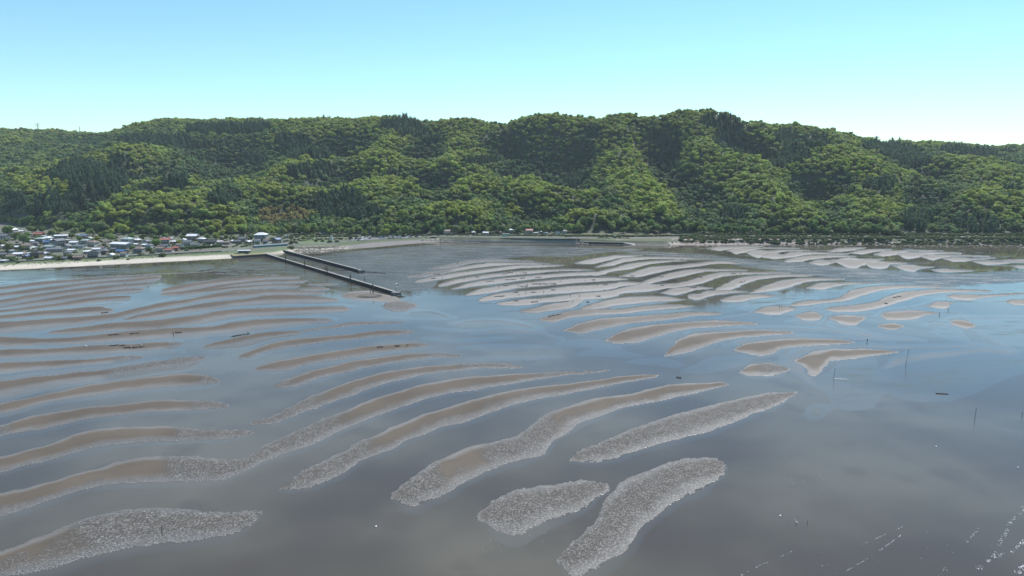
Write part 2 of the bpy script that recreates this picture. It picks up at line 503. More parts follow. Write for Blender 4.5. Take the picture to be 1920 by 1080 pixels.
# irregular margins
jx = GX + (vnoise(wx, wy, 9, 3) * 1.6 + vnoise(wx, wy, 3.5, 4) * 0.7) / sD * 0.6
jy = GY + (vnoise(wx, wy, 8, 1) * 1.3 + vnoise(wx, wy, 2.6, 2) * 0.6) / kD * 0.62
Z = np.full(GX.shape, -0.35)
WET = np.ones(GX.shape)
ROUGH = np.zeros(GX.shape)
FILM = np.ones(GX.shape)
PALE = np.zeros(GX.shape)  # positive: sun glare painted into the sand tone; negative: mud
rag = vnoise(wx, wy, 14, 5) * 0.5 + vnoise(wx, wy, 4, 6) * 0.5
frag = vnoise(wx, wy, 2.4, 63) * .5 + vnoise(wx, wy, .8, 61) * .4 + vnoise(wx, wy, .45, 62) * .4
for b in bars:
    p = b['p']
    x0, x1 = p[0, 0], p[-1, 0]
    cm = (cols > x0 - 40) & (cols < x1 + 40)
    rm = (rows > p[:, 1].min() - 30) & (rows < p[:, 2].max() + 40)
    sub = np.ix_(rm, cm)
    x, y = jx[sub], jy[sub]
    yt = pchip(p[:, 0], p[:, 1], x); yb = pchip(p[:, 0], p[:, 2], x)
    k, s = kD[sub], sD[sub]
    half = np.maximum((yb - yt) * k / 2, 0.05)
    cx, cy = p[len(p) // 2, 0], p[:, 1:].mean()
    left = sstep(700, 560, cx) * sstep(760, 690, cy)
    e = np.minimum(np.minimum(y - yt, yb - y) * k, np.minimum((x - x0) * s, (x1 - x) * s))
    t = np.clip((y - yt) / np.maximum(yb - yt, 0.3), 0, 1)
    rz_ = np.zeros(e.shape)
    for a, c in b['rough']:
        w_ = min(18.0, (c - a) * 0.22)
        xr = x + rag[sub] * 16
        rz_ = np.maximum(rz_, sstep(a - w_, a + w_, xr) * (1 - sstep(c - w_, c + w_, xr)))
    if not b['wet']:
        tipd = np.clip(1.4 - np.minimum((x - x0) * s, (x1 - x) * s) / 14, 0, 1)
        e = e + rz_ * (frag[sub] * (0.45 + 1.5 * tipd) - 0.1 - 0.3 * tipd)
    hw = np.clip(half, 0.3, 11)
    H = 0.05 + 0.028 * hw
    # the gentle near slope runs out under a film of water
    ext = (np.clip(0.22 + 0.58 * left, 0, 1) * 2 * hw + 0.6) * (0.25 if b['wet'] else 1)
    apr = np.clip((y - yb) * k / ext, 0, 1) * ((y > yb) & (x > x0) & (x < x1))
    if b['wet']:
        z = np.where(e > 0, 0.004 + 0.006 * np.clip(e / 8, 0, 1), 0.004 + e * 0.004)
        wet = np.ones(e.shape)
        film = 1 - (0.55 * sstep(0, 12, e) if b['rough'] else 0.30 * sstep(0, 22, e))
        pale = np.full(e.shape, -1.0) * sstep(0, 6, e)
        if b['chan']:
            z = np.where(e > 0, 0.013 + 0.002 * np.clip(e / 3, 0, 1), 0.013 + e * 0.003)
            film = 1 - 0.45 * sstep(0, np.clip(hw * 0.8, 1.5, 60), e); pale = pale * 0
    else:
        q = np.clip(e / hw, 0, 1)
        prof = (1 - (1 - q) ** 2) * (1.08 - 0.5 * t)
        z = np.where(e > 0, H * prof, e * 0.12)
        # dry brown crest towards the far side, wet with painted glare towards the near edge
        dryness = sstep(0.04, 0.24, t + 0.05 * rag[sub]) * (1 - sstep(0.56, 1.0, t + 0.10 * rag[sub]))
        dl = sstep(0.0, 0.06, t) * (1 - sstep(0.50, 1.0, t + 0.08 * rag[sub]))
        dry_ = (dryness * (1 - left) + dl * left) * sstep(0, 2.2, np.minimum((x - x0) * s, (x1 - x) * s))
        wet = 1 - dry_
        film = np.where(e > 0, 0.16 * left * sstep(0.75, 1.0, t), 1.0)
        glare_zone = 0.72 * np.clip((x - 560) / 300, 0, 1) * np.clip((1500 - x) / 350, 0, 1) * sstep(600, 560, y)  # sun glare over the far bars, put into the sand colour
        pale = np.maximum(glare_zone, 0.45 * sstep(900, 1150, x) * sstep(640, 560, y)) * np.ones(e.shape)
    if not b['wet']:
        far = sstep(760, 900, x) * sstep(605, 570, y)
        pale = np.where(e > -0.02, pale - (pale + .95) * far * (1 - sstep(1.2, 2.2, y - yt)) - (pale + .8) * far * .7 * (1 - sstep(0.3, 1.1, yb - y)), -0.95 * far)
        z = np.where((e < 0) & (yt - y < 1.3) & (y < yt), np.maximum(z, 0.006), z) if far.max() > .5 else z
        film = np.where((e < 0) & (y < yt), 0.55, film)
    z = np.where((y > yb) & (apr >= 1) & (x > x0) & (x < x1), np.maximum(-0.35, -0.001 - 0.02 * ((y - yb) * k - ext)), z)
    z = np.maximum(z, -0.35)
    on = (apr > 0) & (apr < 1)
    z = np.where(on, np.maximum(z, 0.012 * (1 - apr)), z)
    film = np.where(on, (0.88 - 0.72 * left) + (0.12 + 0.52 * left) * sstep(0, 1, apr) ** 1.25, film)
    wet = np.where(on, 1.0, wet)
    r = np.zeros(e.shape)
    for a, c in b['rough']:
        w_ = min(18.0, (c - a) * 0.22)
        xr = x + rag[sub] * 16
        r = np.maximum(r, sstep(a - w_, a + w_, xr) * (1 - sstep(c - w_, c + w_, xr)))
    if b['edge']:
        ed = b['edge'] * (1 + 0.8 * rag[sub])
        r = np.maximum(r, sstep(1 - ed - 0.1, 1 - ed + 0.08, t) * (0.65 + 0.6 * sstep(0.8, 1.0, t)))
        r = np.maximum(r, 1.0 * (1 - sstep(0.02, 0.07, t)) * (e > 0))
    elif not b['wet']:
        r = np.maximum(r, 0.6 * (1 - left) * (1 - sstep(0.4, 1.3, e)))
    r = r * (1 - film * on)
    take = z > Z[sub]
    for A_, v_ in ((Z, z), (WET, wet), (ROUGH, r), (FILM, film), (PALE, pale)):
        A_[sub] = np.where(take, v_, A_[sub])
Z += np.where(Z > 0.03, vnoise(wx, wy, 6, 8) * 0.012, 0)

# the sand itself
WCOL = ((0.066, 0.057, 0.046), (0.116, 0.106, 0.082))
SAND, nt, b = new_mat('tidal_sand')
a_w, a_r = attr(nt, 'wet').outputs['Fac'], attr(nt, 'rough').outputs['Fac']
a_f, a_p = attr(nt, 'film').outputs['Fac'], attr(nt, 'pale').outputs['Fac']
tcm = N(nt, 'ShaderNodeTexCoord'); mp = N(nt, 'ShaderNodeMapping'); mp.inputs['Scale'].default_value = (.035, .12, .1)
nt.links.new(tcm.outputs['Object'], mp.inputs['Vector'])
stk = N(nt, 'ShaderNodeTexNoise'); stk.inputs['Scale'].default_value = 1.0; stk.inputs['Detail'].default_value = 7; stk.inputs['Roughness'].default_value = 0.72
nt.links.new(mp.outputs[0], stk.inputs['Vector'])
mudf = math_n(nt, 'MAXIMUM', math_n(nt, 'MULTIPLY', a_p, -1.0), 0.0)
a_f = math_n(nt, 'ADD', a_f, math_n(nt, 'MULTIPLY', mudf, maprange(nt, stk.outputs[0], 0.36, 0.64, -0.35, 0.45)), clamp=True)
wbig = noise_tex(nt, 0.012, 3, 0.5).outputs[0]
big = noise_tex(nt, 0.035, 3).outputs[0]
mid = noise_tex(nt, 0.35, 5, 0.65).outputs[0]
fine = noise_tex(nt, 2.3, 3, 0.7).outputs[0]
tiny = noise_tex(nt, 7.0, 3, 0.7).outputs[0]
dry = mixc(nt, maprange(nt, big, 0.35, 0.65), (0.094, 0.076, 0.058), (0.126, 0.103, 0.080))
dry = mixc(nt, maprange(nt, mid, 0.4, 0.75, 0, 0.35), dry, (0.075, 0.058, 0.043))
wet_glare = mixc(nt, maprange(nt, big, 0.35, 0.65), (0.138, 0.122, 0.106), (0.182, 0.164, 0.146))  # wet sand, lightened to carry sky and sun glare in its colour
wfac = math_n(nt, 'ADD', a_w, math_n(nt, 'MULTIPLY', math_n(nt, 'SUBTRACT', mid, 0.5), 0.4), clamp=True)
c = mixc(nt, wfac, dry, wet_glare)
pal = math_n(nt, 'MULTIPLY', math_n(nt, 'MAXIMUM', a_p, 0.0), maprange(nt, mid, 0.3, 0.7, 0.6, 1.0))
c = mixc(nt, pal, c, (0.33, 0.31, 0.29))  # far bars paled by painted glare
mudc = mixc(nt, maprange(nt, stk.outputs[0], 0.38, 0.62), (0.040, 0.044, 0.032), (0.135, 0.132, 0.115))
mudc = mixc(nt, maprange(nt, big, 0.45, 0.62, 0, 0.6), mudc, (0.070, 0.082, 0.045))
c = mixc(nt, mudf, c, mudc)
c = mixc(nt, math_n(nt, 'MULTIPLY', math_n(nt, 'MINIMUM', a_r, 1.0), 0.7), c, (0.086, 0.081, 0.075))
speckle = math_n(nt, 'MULTIPLY', math_n(nt, 'MULTIPLY', math_n(nt, 'MINIMUM', a_r, 1.0), maprange(nt, mid, 0.34, 0.52, 0.25, 1.0)), math_n(nt, 'ADD', math_n(nt, 'MULTIPLY', math_n(nt, 'SUBTRACT', fine, math_n(nt, 'SUBTRACT', 0.62, math_n(nt, 'MULTIPLY', a_r, 0.075))), 14.0), 0.5, clamp=True), )
speckle = math_n(nt, 'MULTIPLY', speckle, maprange(nt, tiny, 0.40, 0.56, 0.1, 1.0))  # fine whitish speckle over the rippled stretches
pits = math_n(nt, 'MULTIPLY', math_n(nt, 'MINIMUM', a_r, 1.0), maprange(nt, fine, 0.57, 0.42, 0, 0.6))
c = mixc(nt, pits, c, (0.060, 0.057, 0.054))
c = mixc(nt, math_n(nt, 'MULTIPLY', speckle, 0.75), c, (0.36, 0.348, 0.332))
filmc = mixc(nt, maprange(nt, wbig, 0.36, 0.64, smooth=True), *WCOL)
c = mixc(nt, a_f, c, filmc)
nt.links.new(c, b.inputs['Base Color'])
nt.links.new(math_n(nt, 'MAXIMUM', maprange(nt, wfac, 0, 1, 0.12, 0.5), a_f), b.inputs['Specular IOR Level'])
rg = math_n(nt, 'SUBTRACT', 0.60, math_n(nt, 'MULTIPLY', wfac, 0.16))
rg = math_n(nt, 'MULTIPLY', rg, maprange(nt, a_f, 0, 1, 1.0, 0.12))
nt.links.new(rg, b.inputs['Roughness'])
nt.links.new(maprange(nt, a_f, 0, 1, 1.45, 1.333), b.inputs['IOR'])
bump = N(nt, 'ShaderNodeBump')
bump.inputs['Distance'].default_value = 0.26
hsum = math_n(nt, 'ADD', math_n(nt, 'MULTIPLY', math_n(nt, 'ADD', math_n(nt, 'MULTIPLY', a_r, 0.9), 0.03), fine),
              math_n(nt, 'MULTIPLY', mid, 0.05))
hsum = math_n(nt, 'MULTIPLY', hsum, maprange(nt, a_f, 0.2, 1.0, 1.0, 0.0))
nt.links.new(hsum, bump.inputs['Height'])
bump.inputs['Strength'].default_value = 0.9
nt.links.new(bump.outputs[0], b.inputs['Normal'])

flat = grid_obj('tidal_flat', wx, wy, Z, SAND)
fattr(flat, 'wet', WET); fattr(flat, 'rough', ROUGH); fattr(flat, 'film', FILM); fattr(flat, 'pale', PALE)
tag(flat, kind='structure')

# shallow tide water, murky
WATER, nt, b = new_mat('tide_water')
big = noise_tex(nt, 0.012, 3, 0.5).outputs[0]
mid = noise_tex(nt, 0.05, 3, 0.5).outputs[0]
c = mixc(nt, maprange(nt, big, 0.36, 0.64, smooth=True), *WCOL)
c = mixc(nt, maprange(nt, mid, 0.5, 0.72, 0, 0.5, smooth=True), c, (0.072, 0.060, 0.049))
nt.links.new(c, b.inputs['Base Color'])
b.inputs['IOR'].default_value = 1.333
nt.links.new(maprange(nt, mid, 0.35, 0.65, 0.03, 0.075), b.inputs['Roughness'])
wav = noise_tex(nt, 0.9, 3, 0.5).outputs[0]
bump = N(nt, 'ShaderNodeBump')
bump.inputs['Distance'].default_value = 0.02
nt.links.new(maprange(nt, mid, 0.4, 0.65, 0.05, 0.30), bump.inputs['Strength'])
nt.links.new(wav, bump.inputs['Height'])
nt.links.new(bump.outputs[0], b.inputs['Normal'])
xs = np.linspace(-3200, 3200, 33); ys = np.linspace(-700, 3000, 20)
A, B = np.meshgrid(xs, ys)
sea = grid_obj('sea_water', A, B, np.zeros_like(A), WATER)
tag(sea, kind='structure')
# ------------------------------------------------------------------ land: beach, coastal plain, hills
SHX = [-700, -300, 0, 200, 430, 500, 545, 600, 640, 700, 760, 800, 830, 1070, 1160, 1255, 1290, 1400, 1600, 1760, 1920, 2300, 2700]
SHY = [535, 523, 507, 497, 485, 478, 474, 473, 469, 464, 458.5, 455, 453, 456, 458.5, 460, 460, 459, 458, 458, 459, 462, 466]
BASX = [-700, -200, 0, 60, 120, 200, 350, 480, 560, 700, 820, 1000, 1200, 1400, 1900, 2300, 2700]
BASY = [405, 412, 419, 428, 434, 440, 442, 440, 438, 440, 440, 438.5, 437.5, 440, 443, 446, 450]
BWX = [-700, 430, 445, 520, 545, 640, 700, 790, 825, 1255, 1275, 1320, 1500, 1900, 2700]
BWY = [24, 24, 5, 5, 18, 24, 44, 30, 2, 2, 20, 12, 9, 8, 8]
HPX = [-700, 780, 825, 1100, 1180, 1300, 1400, 2700]
HPY = [3.0, 3.0, 5.0, 5.0, 4.0, 4.0, 4.5, 5.0]

def shore_D(px): return P(px, np.interp(px, SHX, SHY), 0.0)[1]
def base_D(px): return P(px, np.interp(px, BASX, BASY), 4.5)[1]

def coast_z(px, u):
    w = np.interp(px, BWX, BWY); hp = np.interp(px, HPX, HPY)
    t = np.clip(u / w, 0, 1)
    z = hp * np.where(t < 0.75, t * 0.6, 0.45 + (t - 0.75) * 2.2)
    z = np.where(u < 0, np.maximum(u * 0.08, -0.6), z)
    return z + 0.012 * np.clip(u - 70, 0, 200)

# skyline (bearing, height in photo, distance)
SKY = [(-500, 250, 1900), (-200, 247, 1850), (0, 246, 1800), (60, 249, 1800), (110, 249, 1780), (160, 253, 1750), (210, 250, 1720), (250, 236, 1680), (300, 227, 1650),
       (340, 226, 1640), (400, 229, 1640), (450, 228, 1640), (500, 229, 1620), (560, 227, 1560), (620, 229, 1540), (660, 231, 1540), (700, 226, 1520),
       (740, 225, 1500), (780, 235, 1500), (805, 238, 1500), (830, 231, 1480), (860, 229, 1470), (900, 232, 1470), (940, 242, 1480), (955, 238, 1450), (980, 230, 1430),
       (1040, 226, 1420), (1130, 227, 1410), (1150, 218, 1390), (1180, 217, 1390), (1220, 222, 1400), (1250, 218, 1390), (1290, 212, 1390), (1340, 211, 1390),
       (1380, 217, 1390), (1410, 233, 1400), (1440, 238, 1420), (1500, 238, 1440), (1540, 247, 1450), (1600, 261, 1450), (1640, 269, 1460), (1690, 269, 1600),
       (1730, 268, 1650), (1760, 275, 1680), (1800, 275, 1680), (1920, 276, 1680), (2150, 282, 1700), (2500, 290, 1700)]
RIDGE = [(300, 278, 1330), (235, 288, 1230), (190, 318, 1120), (130, 360, 1010), (90, 400, 930),
         (330, 262, 1500), (420, 260, 1480), (520, 262, 1420), (40, 290, 1500), (10, 330, 1250), (20, 380, 1050),
         (230, 375, 950), (270, 400, 900), (350, 405, 905), (420, 395, 920), (400, 370, 1000), (330, 345, 1080),
         (640, 245, 1430), (590, 285, 1290), (560, 320, 1190), (500, 360, 1040), (600, 300, 1270),
         (735, 262, 1370), (700, 300, 1250), (740, 345, 1090), (770, 365, 1040), (830, 395, 950), (870, 420, 890),
         (620, 365, 1030), (650, 360, 1045), (700, 380, 985),
         (870, 262, 1350), (850, 300, 1230), (880, 345, 1090), (890, 380, 980),
         (985, 330, 1130), (1030, 370, 1010), (1090, 405, 920), (1120, 422, 890),
         (1150, 240, 1330), (1168, 280, 1220), (1195, 320, 1115), (1215, 355, 1030), (1235, 395, 945), (1260, 422, 895),
         (1275, 240, 1330), (1295, 270, 1250), (1320, 290, 1190), (1370, 312, 1120), (1425, 350, 1020), (1470, 385, 950), (1505, 418, 895),
         (1450, 262, 1330), (1480, 290, 1240), (1505, 325, 1140),
         (1580, 268, 1340), (1610, 300, 1210), (1645, 320, 1120), (1650, 350, 1030), (1620, 390, 950), (1590, 420, 900),
         (1760, 318, 1240), (1810, 316, 1230), (1870, 340, 1130), (1905, 380, 1010), (1925, 415, 920), (1800, 375, 1000), (1850, 395, 945), (2100, 350, 1100), (2300, 330, 1250)]
VALE = [(1088, 300, 1330), (1080, 340, 1220), (1075, 380, 1100), (1090, 415, 960),
        (1225, 255, 1440), (1245, 300, 1330), (1250, 330, 1250), (1262, 360, 1150), (1300, 390, 1040), (1330, 420, 930),
        (1385, 265, 1420), (1400, 300, 1330), (1450, 335, 1240), (1528, 372, 1110), (1545, 400, 1000), (1555, 425, 920),
        (1540, 300, 1330), (1700, 300, 1400), (1725, 350, 1210), (1740, 395, 1020), (1755, 425, 920),
        (950, 280, 1400), (945, 320, 1280), (955, 360, 1150), (985, 400, 990), (1010, 425, 920),
        (800, 262, 1440), (790, 300, 1340), (800, 340, 1200), (830, 365, 1100), (855, 395, 990),
        (650, 300, 1380), (660, 330, 1240), (600, 345, 1150), (560, 385, 1000), (560, 420, 920),
        (440, 300, 1400), (420, 330, 1250), (470, 375, 1040), (490, 415, 930), (200, 270, 1620), (110, 320, 1350), (160, 270, 1680),
        (250, 340, 1150), (180, 400, 960), (300, 380, 1000), (1880, 300, 1500), (1960, 320, 1350), (1980, 400, 1010)]
ctrl = []
for l, dz in ((SKY, 0), (RIDGE, 9), (VALE, -27)):
    for px, py, D in l:
        q = PD(px, py, D); ctrl.append((q[0], q[1], max(q[2] + (dz if py > 272 else 0), 6)))
for px, py, D in SKY:
    q = PD(px, py, D); ctrl.append((q[0] * 1.2, D + 300, max(q[2] - 75, 30)))
for px in range(-600, 2700, 60):
    D = float(base_D(px)); a = (px - 960) / F
    ctrl.append((a * D, D, 4.5))
    if px % 120 == 0: ctrl.append((a * (D - 60), D - 60, 3.0))
ctrl = np.array(ctrl, float)
ctrl = ctrl[np.unique(np.round(ctrl[:, :2]), axis=0, return_index=True)[1]]
sc = 300.0
def phi(A, B):
    d = np.sqrt(((A[:, None, 0] - B[None, :, 0]) / sc) ** 2 + ((A[:, None, 1] - B[None, :, 1]) / sc) ** 2 + 0.0025)
    return d
n = len(ctrl)
K = np.zeros((n + 3, n + 3)); K[:n, :n] = -phi(ctrl, ctrl) + np.eye(n) * 0.02
K[:n, n] = 1; K[:n, n + 1:] = ctrl[:, :2] / sc; K[n:, :n] = K[:n, n:].T
Wt = np.linalg.solve(K, np.concatenate([ctrl[:, 2], np.zeros(3)]))
def hill_z(x, y):
    x = np.asarray(x, float); shp = x.shape
    Q = np.stack([x.ravel(), np.asarray(y, float).ravel()], 1)
    out = np.empty(len(Q))
    for i in range(0, len(Q), 6000):
        q = Q[i:i + 6000]
        out[i:i + 6000] = -phi(q, ctrl) @ Wt[:n] + Wt[n] + q @ Wt[n + 1:] / sc
    return out.reshape(shp)
def ground_z(x, y):
    x = np.asarray(x, float); y = np.asarray(y, float)
    px = 960 + F * x / y * 1.0
    for _ in range(2):       # bearing at ground level (lens pitched, so iterate on height 4)
        d = y * cp + (CAM_H - 4) * sp
        px = 960 + F * x / d
    u = y - shore_D(px)
    c = coast_z(px, u)
    h = hill_z(x, y)
    b = y - base_D(px)
    rel = vnoise(x, y, 95, 11) * 10 + vnoise(x, y, 44, 12) * 4.5
    sk = np.interp(px, [q[0] for q in SKY], [q[2] for q in SKY])
    h = h + rel * sstep(20, 160, b) * (0.2 + 0.8 * (1 - sstep(sk - 280, sk - 80, y)))
    k = sstep(-5, 35, b)
    return np.where(h > c, c + (h - c) * k, c), u, b, px

lc = np.arange(-640, 2660, 9.0)
lr = np.concatenate([np.linspace(0, 1, 70) ** 1.0 * 120 - 8, np.arange(120, 420, 7), np.arange(420, 1250, 10)])
LX = np.empty((len(lr), len(lc))); LY = np.empty_like(LX)
for j, px in enumerate(lc):
    D0 = float(shore_D(px))
    LY[:, j] = D0 + lr
    LX[:, j] = (px - 960) / F * (LY[:, j] * cp + (CAM_H - 3) * sp)
LZ, LU, LB, LPX = ground_z(LX, LY)
# what covers the ground
tone = lambda *c: np.array(c, float)
n1 = vnoise(LX, LY, 12, 21)[..., None] * .5 + vnoise(LX, LY, 4, 22)[..., None] * .5
sandA = tone(.62, .56, .47); gravel = tone(.20, .185, .175); rockp = tone(.33, .27, .24)
soil = tone(.15, .135, .085); grass = tone(.11, .16, .055); forest_floor = tone(.04, .055, .025)
pavd = tone(.24, .235, .225)
w1 = sstep(632, 660, LPX) * (1 - sstep(790, 830, LPX)); w2 = sstep(1255, 1275, LPX)
bc = sandA * (1 - w1[..., None]) + gravel * w1[..., None]
bc = bc * (1 - w2[..., None]) + rockp * w2[..., None]
BW = np.interp(LPX, BWX, BWY)
kk = sstep(0.7, 0.95, LU / BW + n1[..., 0] * .08)[..., None]
gr = grass * (1 + 0.35 * n1) * (1 - 0.4 * sstep(560, 700, LPX))[..., None]
cc = bc * (1 + 0.14 * n1) * (1 - kk) + gr * kk
k2 = sstep(8, 22, LU - BW)[..., None]
mixs = sstep(-0.25, 0.3, vnoise(LX, LY, 16, 23))[..., None]
inl = (soil * mixs + gr * (1 - mixs))
town = ((LPX > -500) & (LPX < 560))[..., None]
inl = np.where(town, pavd * 0.25 + inl * 0.55, inl)
wild = sstep(1270, 1330, LPX)[..., None]
inl = inl * (1 - wild) + tone(.045, .062, .028) * (1 + .3 * n1) * wild
k2 = np.maximum(k2, wild * sstep(0, 4, LU - BW)[..., None])
cc = cc * (1 - k2) + inl * k2
k3 = sstep(-10, 15, LB)[..., None]
cc = cc * (1 - k3) + forest_floor * (1 + 0.2 * n1) * k3
wetline = 1 - sstep(0.5, 3.5, LU + n1[..., 0] * 2)
cc = cc * (1 - 0.45 * wetline[..., None])
LAND, nt, b = new_mat('coast_land')
ca = attr(nt, 'cover').outputs['Color']
t = noise_tex(nt, 0.9, 5, 0.65).outputs[0]
nt.links.new(mixc(nt, maprange(nt, t, 0.3, 0.7), ca, mixc(nt, 0.45, ca, (0.03, 0.03, 0.025))), b.inputs['Base Color'])
b.inputs['Roughness'].default_value = 0.85
bump = N(nt, 'ShaderNodeBump'); bump.inputs['Distance'].default_value = 0.5
nt.links.new(t, bump.inputs['Height']); nt.links.new(bump.outputs[0], b.inputs['Normal'])
land = grid_obj('coast_terrain', LX, LY, LZ, LAND)
cattr(land, 'cover', cc.reshape(-1, 3))
tag(land, kind='structure')

def G(px, py, z0=3.0):
    """ground point seen at a bearing in the photo"""
    z = z0
    for _ in range(6):
        x, y = P(px, py, z)
        z = 0.5 * z + 0.5 * float(ground_z(np.array([x]), np.array([y]))[0][0])
    return float(x), float(y), z
def GZ(x, y): return float(ground_z(np.array([x]), np.array([y]))[0][0])
def ppm(y): return F / (y * cp + 85 * sp)     # photo pixels per metre at a depth

# ------------------------------------------------------------------ trees
def leaf_mat(name, typ):
    m, nt, b = new_mat(name)
    if typ == 'OBJECT':
        col = N(nt, 'ShaderNodeObjectInfo').outputs['Color']
    else:
        col = attr(nt, 'tint', 'INSTANCER').outputs['Color']
    rv = N(nt, 'ShaderNodeObjectInfo').outputs['Random']
    t = noise_tex(nt, 0.55, 3, 0.7).outputs[0]
    c = mixc(nt, maprange(nt, t, 0.35, 0.68), mixc(nt, 0.22, col, (0.02, 0.035, 0.015)), col)
    hs = N(nt, 'ShaderNodeHueSaturation')
    nt.links.new(c, hs.inputs['Color'])
    nt.links.new(maprange(nt, rv, 0, 1, 0.485, 0.515), hs.inputs['Hue'])
    nt.links.new(maprange(nt, rv, 0, 1, 0.84, 1.16), hs.inputs['Value'])
    nt.links.new(hs.outputs[0], b.inputs['Base Color'])
    b.inputs['Roughness'].default_value = 0.62
    b.inputs['Specular IOR Level'].default_value = 0.25
    tr = N(nt, 'ShaderNodeBsdfTranslucent')
    nt.links.new(mixc(nt, 1.0, hs.outputs[0], (1.25, 1.5, 0.5), 'MULTIPLY'), tr.inputs['Color'])
    mx = N(nt, 'ShaderNodeMixShader'); mx.inputs[0].default_value = 0.42
    nt.links.new(b.outputs[0], mx.inputs[1]); nt.links.new(tr.outputs[0], mx.inputs[2])
    nt.links.new(mx.outputs[0], nt.nodes['Material Output'].inputs[0])
    return m
LEAF_I, LEAF_O = leaf_mat('forest_leaves', 'INSTANCER'), leaf_mat('tree_leaves', 'OBJECT')
BARK = plain('bark', (0.09, 0.07, 0.055), 0.9, 0.3, 3)

def crown_geo(R, kind, leaves, leaf, core=2):
    """a crown about 1 unit in radius: uneven boughs inside, leaf sprays through and around them"""
    mb = MB()
    lobes = []
    if kind == 'broad':
        lobes.append(((0, 0, 0.75), 0.62))
        for i in range(R.randint(6, 9)):
            a = R.random() * 6.28; r = R.uniform(.35, .68); z = R.uniform(.35, 1.25)
            lobes.append(((math.cos(a) * r, math.sin(a) * r, z), R.uniform(.28, .46)))
    elif kind == 'conifer':
        for i in range(9):
            z = 0.15 + i * 0.27
            rr = 0.52 * (1 - i / 9.5) + 0.06
            lobes.append(((R.uniform(-.05, .05), R.uniform(-.05, .05), z), rr))
    else:       # bush
        for i in range(R.randint(4, 6)):
            a = R.random() * 6.28; r = R.uniform(.1, .6)
            lobes.append(((math.cos(a) * r, math.sin(a) * r, R.uniform(.15, .45)), R.uniform(.3, .5)))
    tot = sum(r * r for _, r in lobes)
    for (c, r) in lobes:
        if core and r > 0.2:
            bm = bmesh.new()
            bmesh.ops.create_icosphere(bm, subdivisions=core, radius=1)
            off = Vector((R.random() * 50, R.random() * 50, R.random() * 50))
            for v in bm.verts:
                q = v.co.copy()
                k = r * (0.86 + 0.42 * mnoise.noise(q * 1.7 + off) + 0.22 * mnoise.noise(q * 4.3 + off))
                fl = 0.8 if kind != 'conifer' else 0.75
                v.co = Vector((c[0] + q.x * k, c[1] + q.y * k, c[2] + q.z * k * fl))
            bm.verts.ensure_lookup_table()
            mb.add([v.co.copy() for v in bm.verts], [tuple(v.index for v in f.verts) for f in bm.faces])
            bm.free()
        for _ in range(int(leaves * r * r / tot)):
            d = Vector((R.gauss(0, 1), R.gauss(0, 1), R.gauss(0.25, 1))).normalized()
            p = Vector(c) + Vector((d.x, d.y, d.z * .82)) * r * R.uniform(.82, 1.16)
            nrm = (d + Vector((R.gauss(0, .5), R.gauss(0, .5), R.gauss(.2, .5)))).normalized()
            u = nrm.orthogonal().normalized(); w = nrm.cross(u)
            q = R.random() * 6.28
            u, w = u * math.cos(q) + w * math.sin(q), w * math.cos(q) - u * math.sin(q)
            s = leaf * R.uniform(.6, 1.3)
            if kind == 'conifer':
                p2 = p + Vector((d.x, d.y, -0.25)) * s * 1.6
                mb.add([p - w * s * .5, p + w * s * .5, p2], [(0, 1, 2)])
            else:
                mb.add([p - u * s - w * s * .3, p + w * s * .75, p + u * s - w * s * .2, p - w * s * .8 + nrm * s * .25], [(0, 1, 2, 3)])
    return mb

def raw_mesh(name, mb, mat, smooth=False):
    me = bpy.data.meshes.new(name)
    me.from_pydata(mb.v, [], mb.f)
    me.materials.append(mat)
    if smooth: me.polygons.foreach_set('use_smooth', [True] * len(me.polygons))
    return me

R = random.Random(11)
proto_col = bpy.data.collections.new('forest_tree_kinds')
KINDS = ['broad'] * 4 + ['conifer'] * 2
for i, k in enumerate(KINDS):
    me = raw_mesh('forest_tree_%d' % i, crown_geo(R, k, 150 if k == 'broad' else 160, .13 if k == 'broad' else .2, 1 if k == 'conifer' else 2), LEAF_I)
    o = bpy.data.objects.new('forest_tree_%d' % i, me)
    proto_col.objects.link(o)

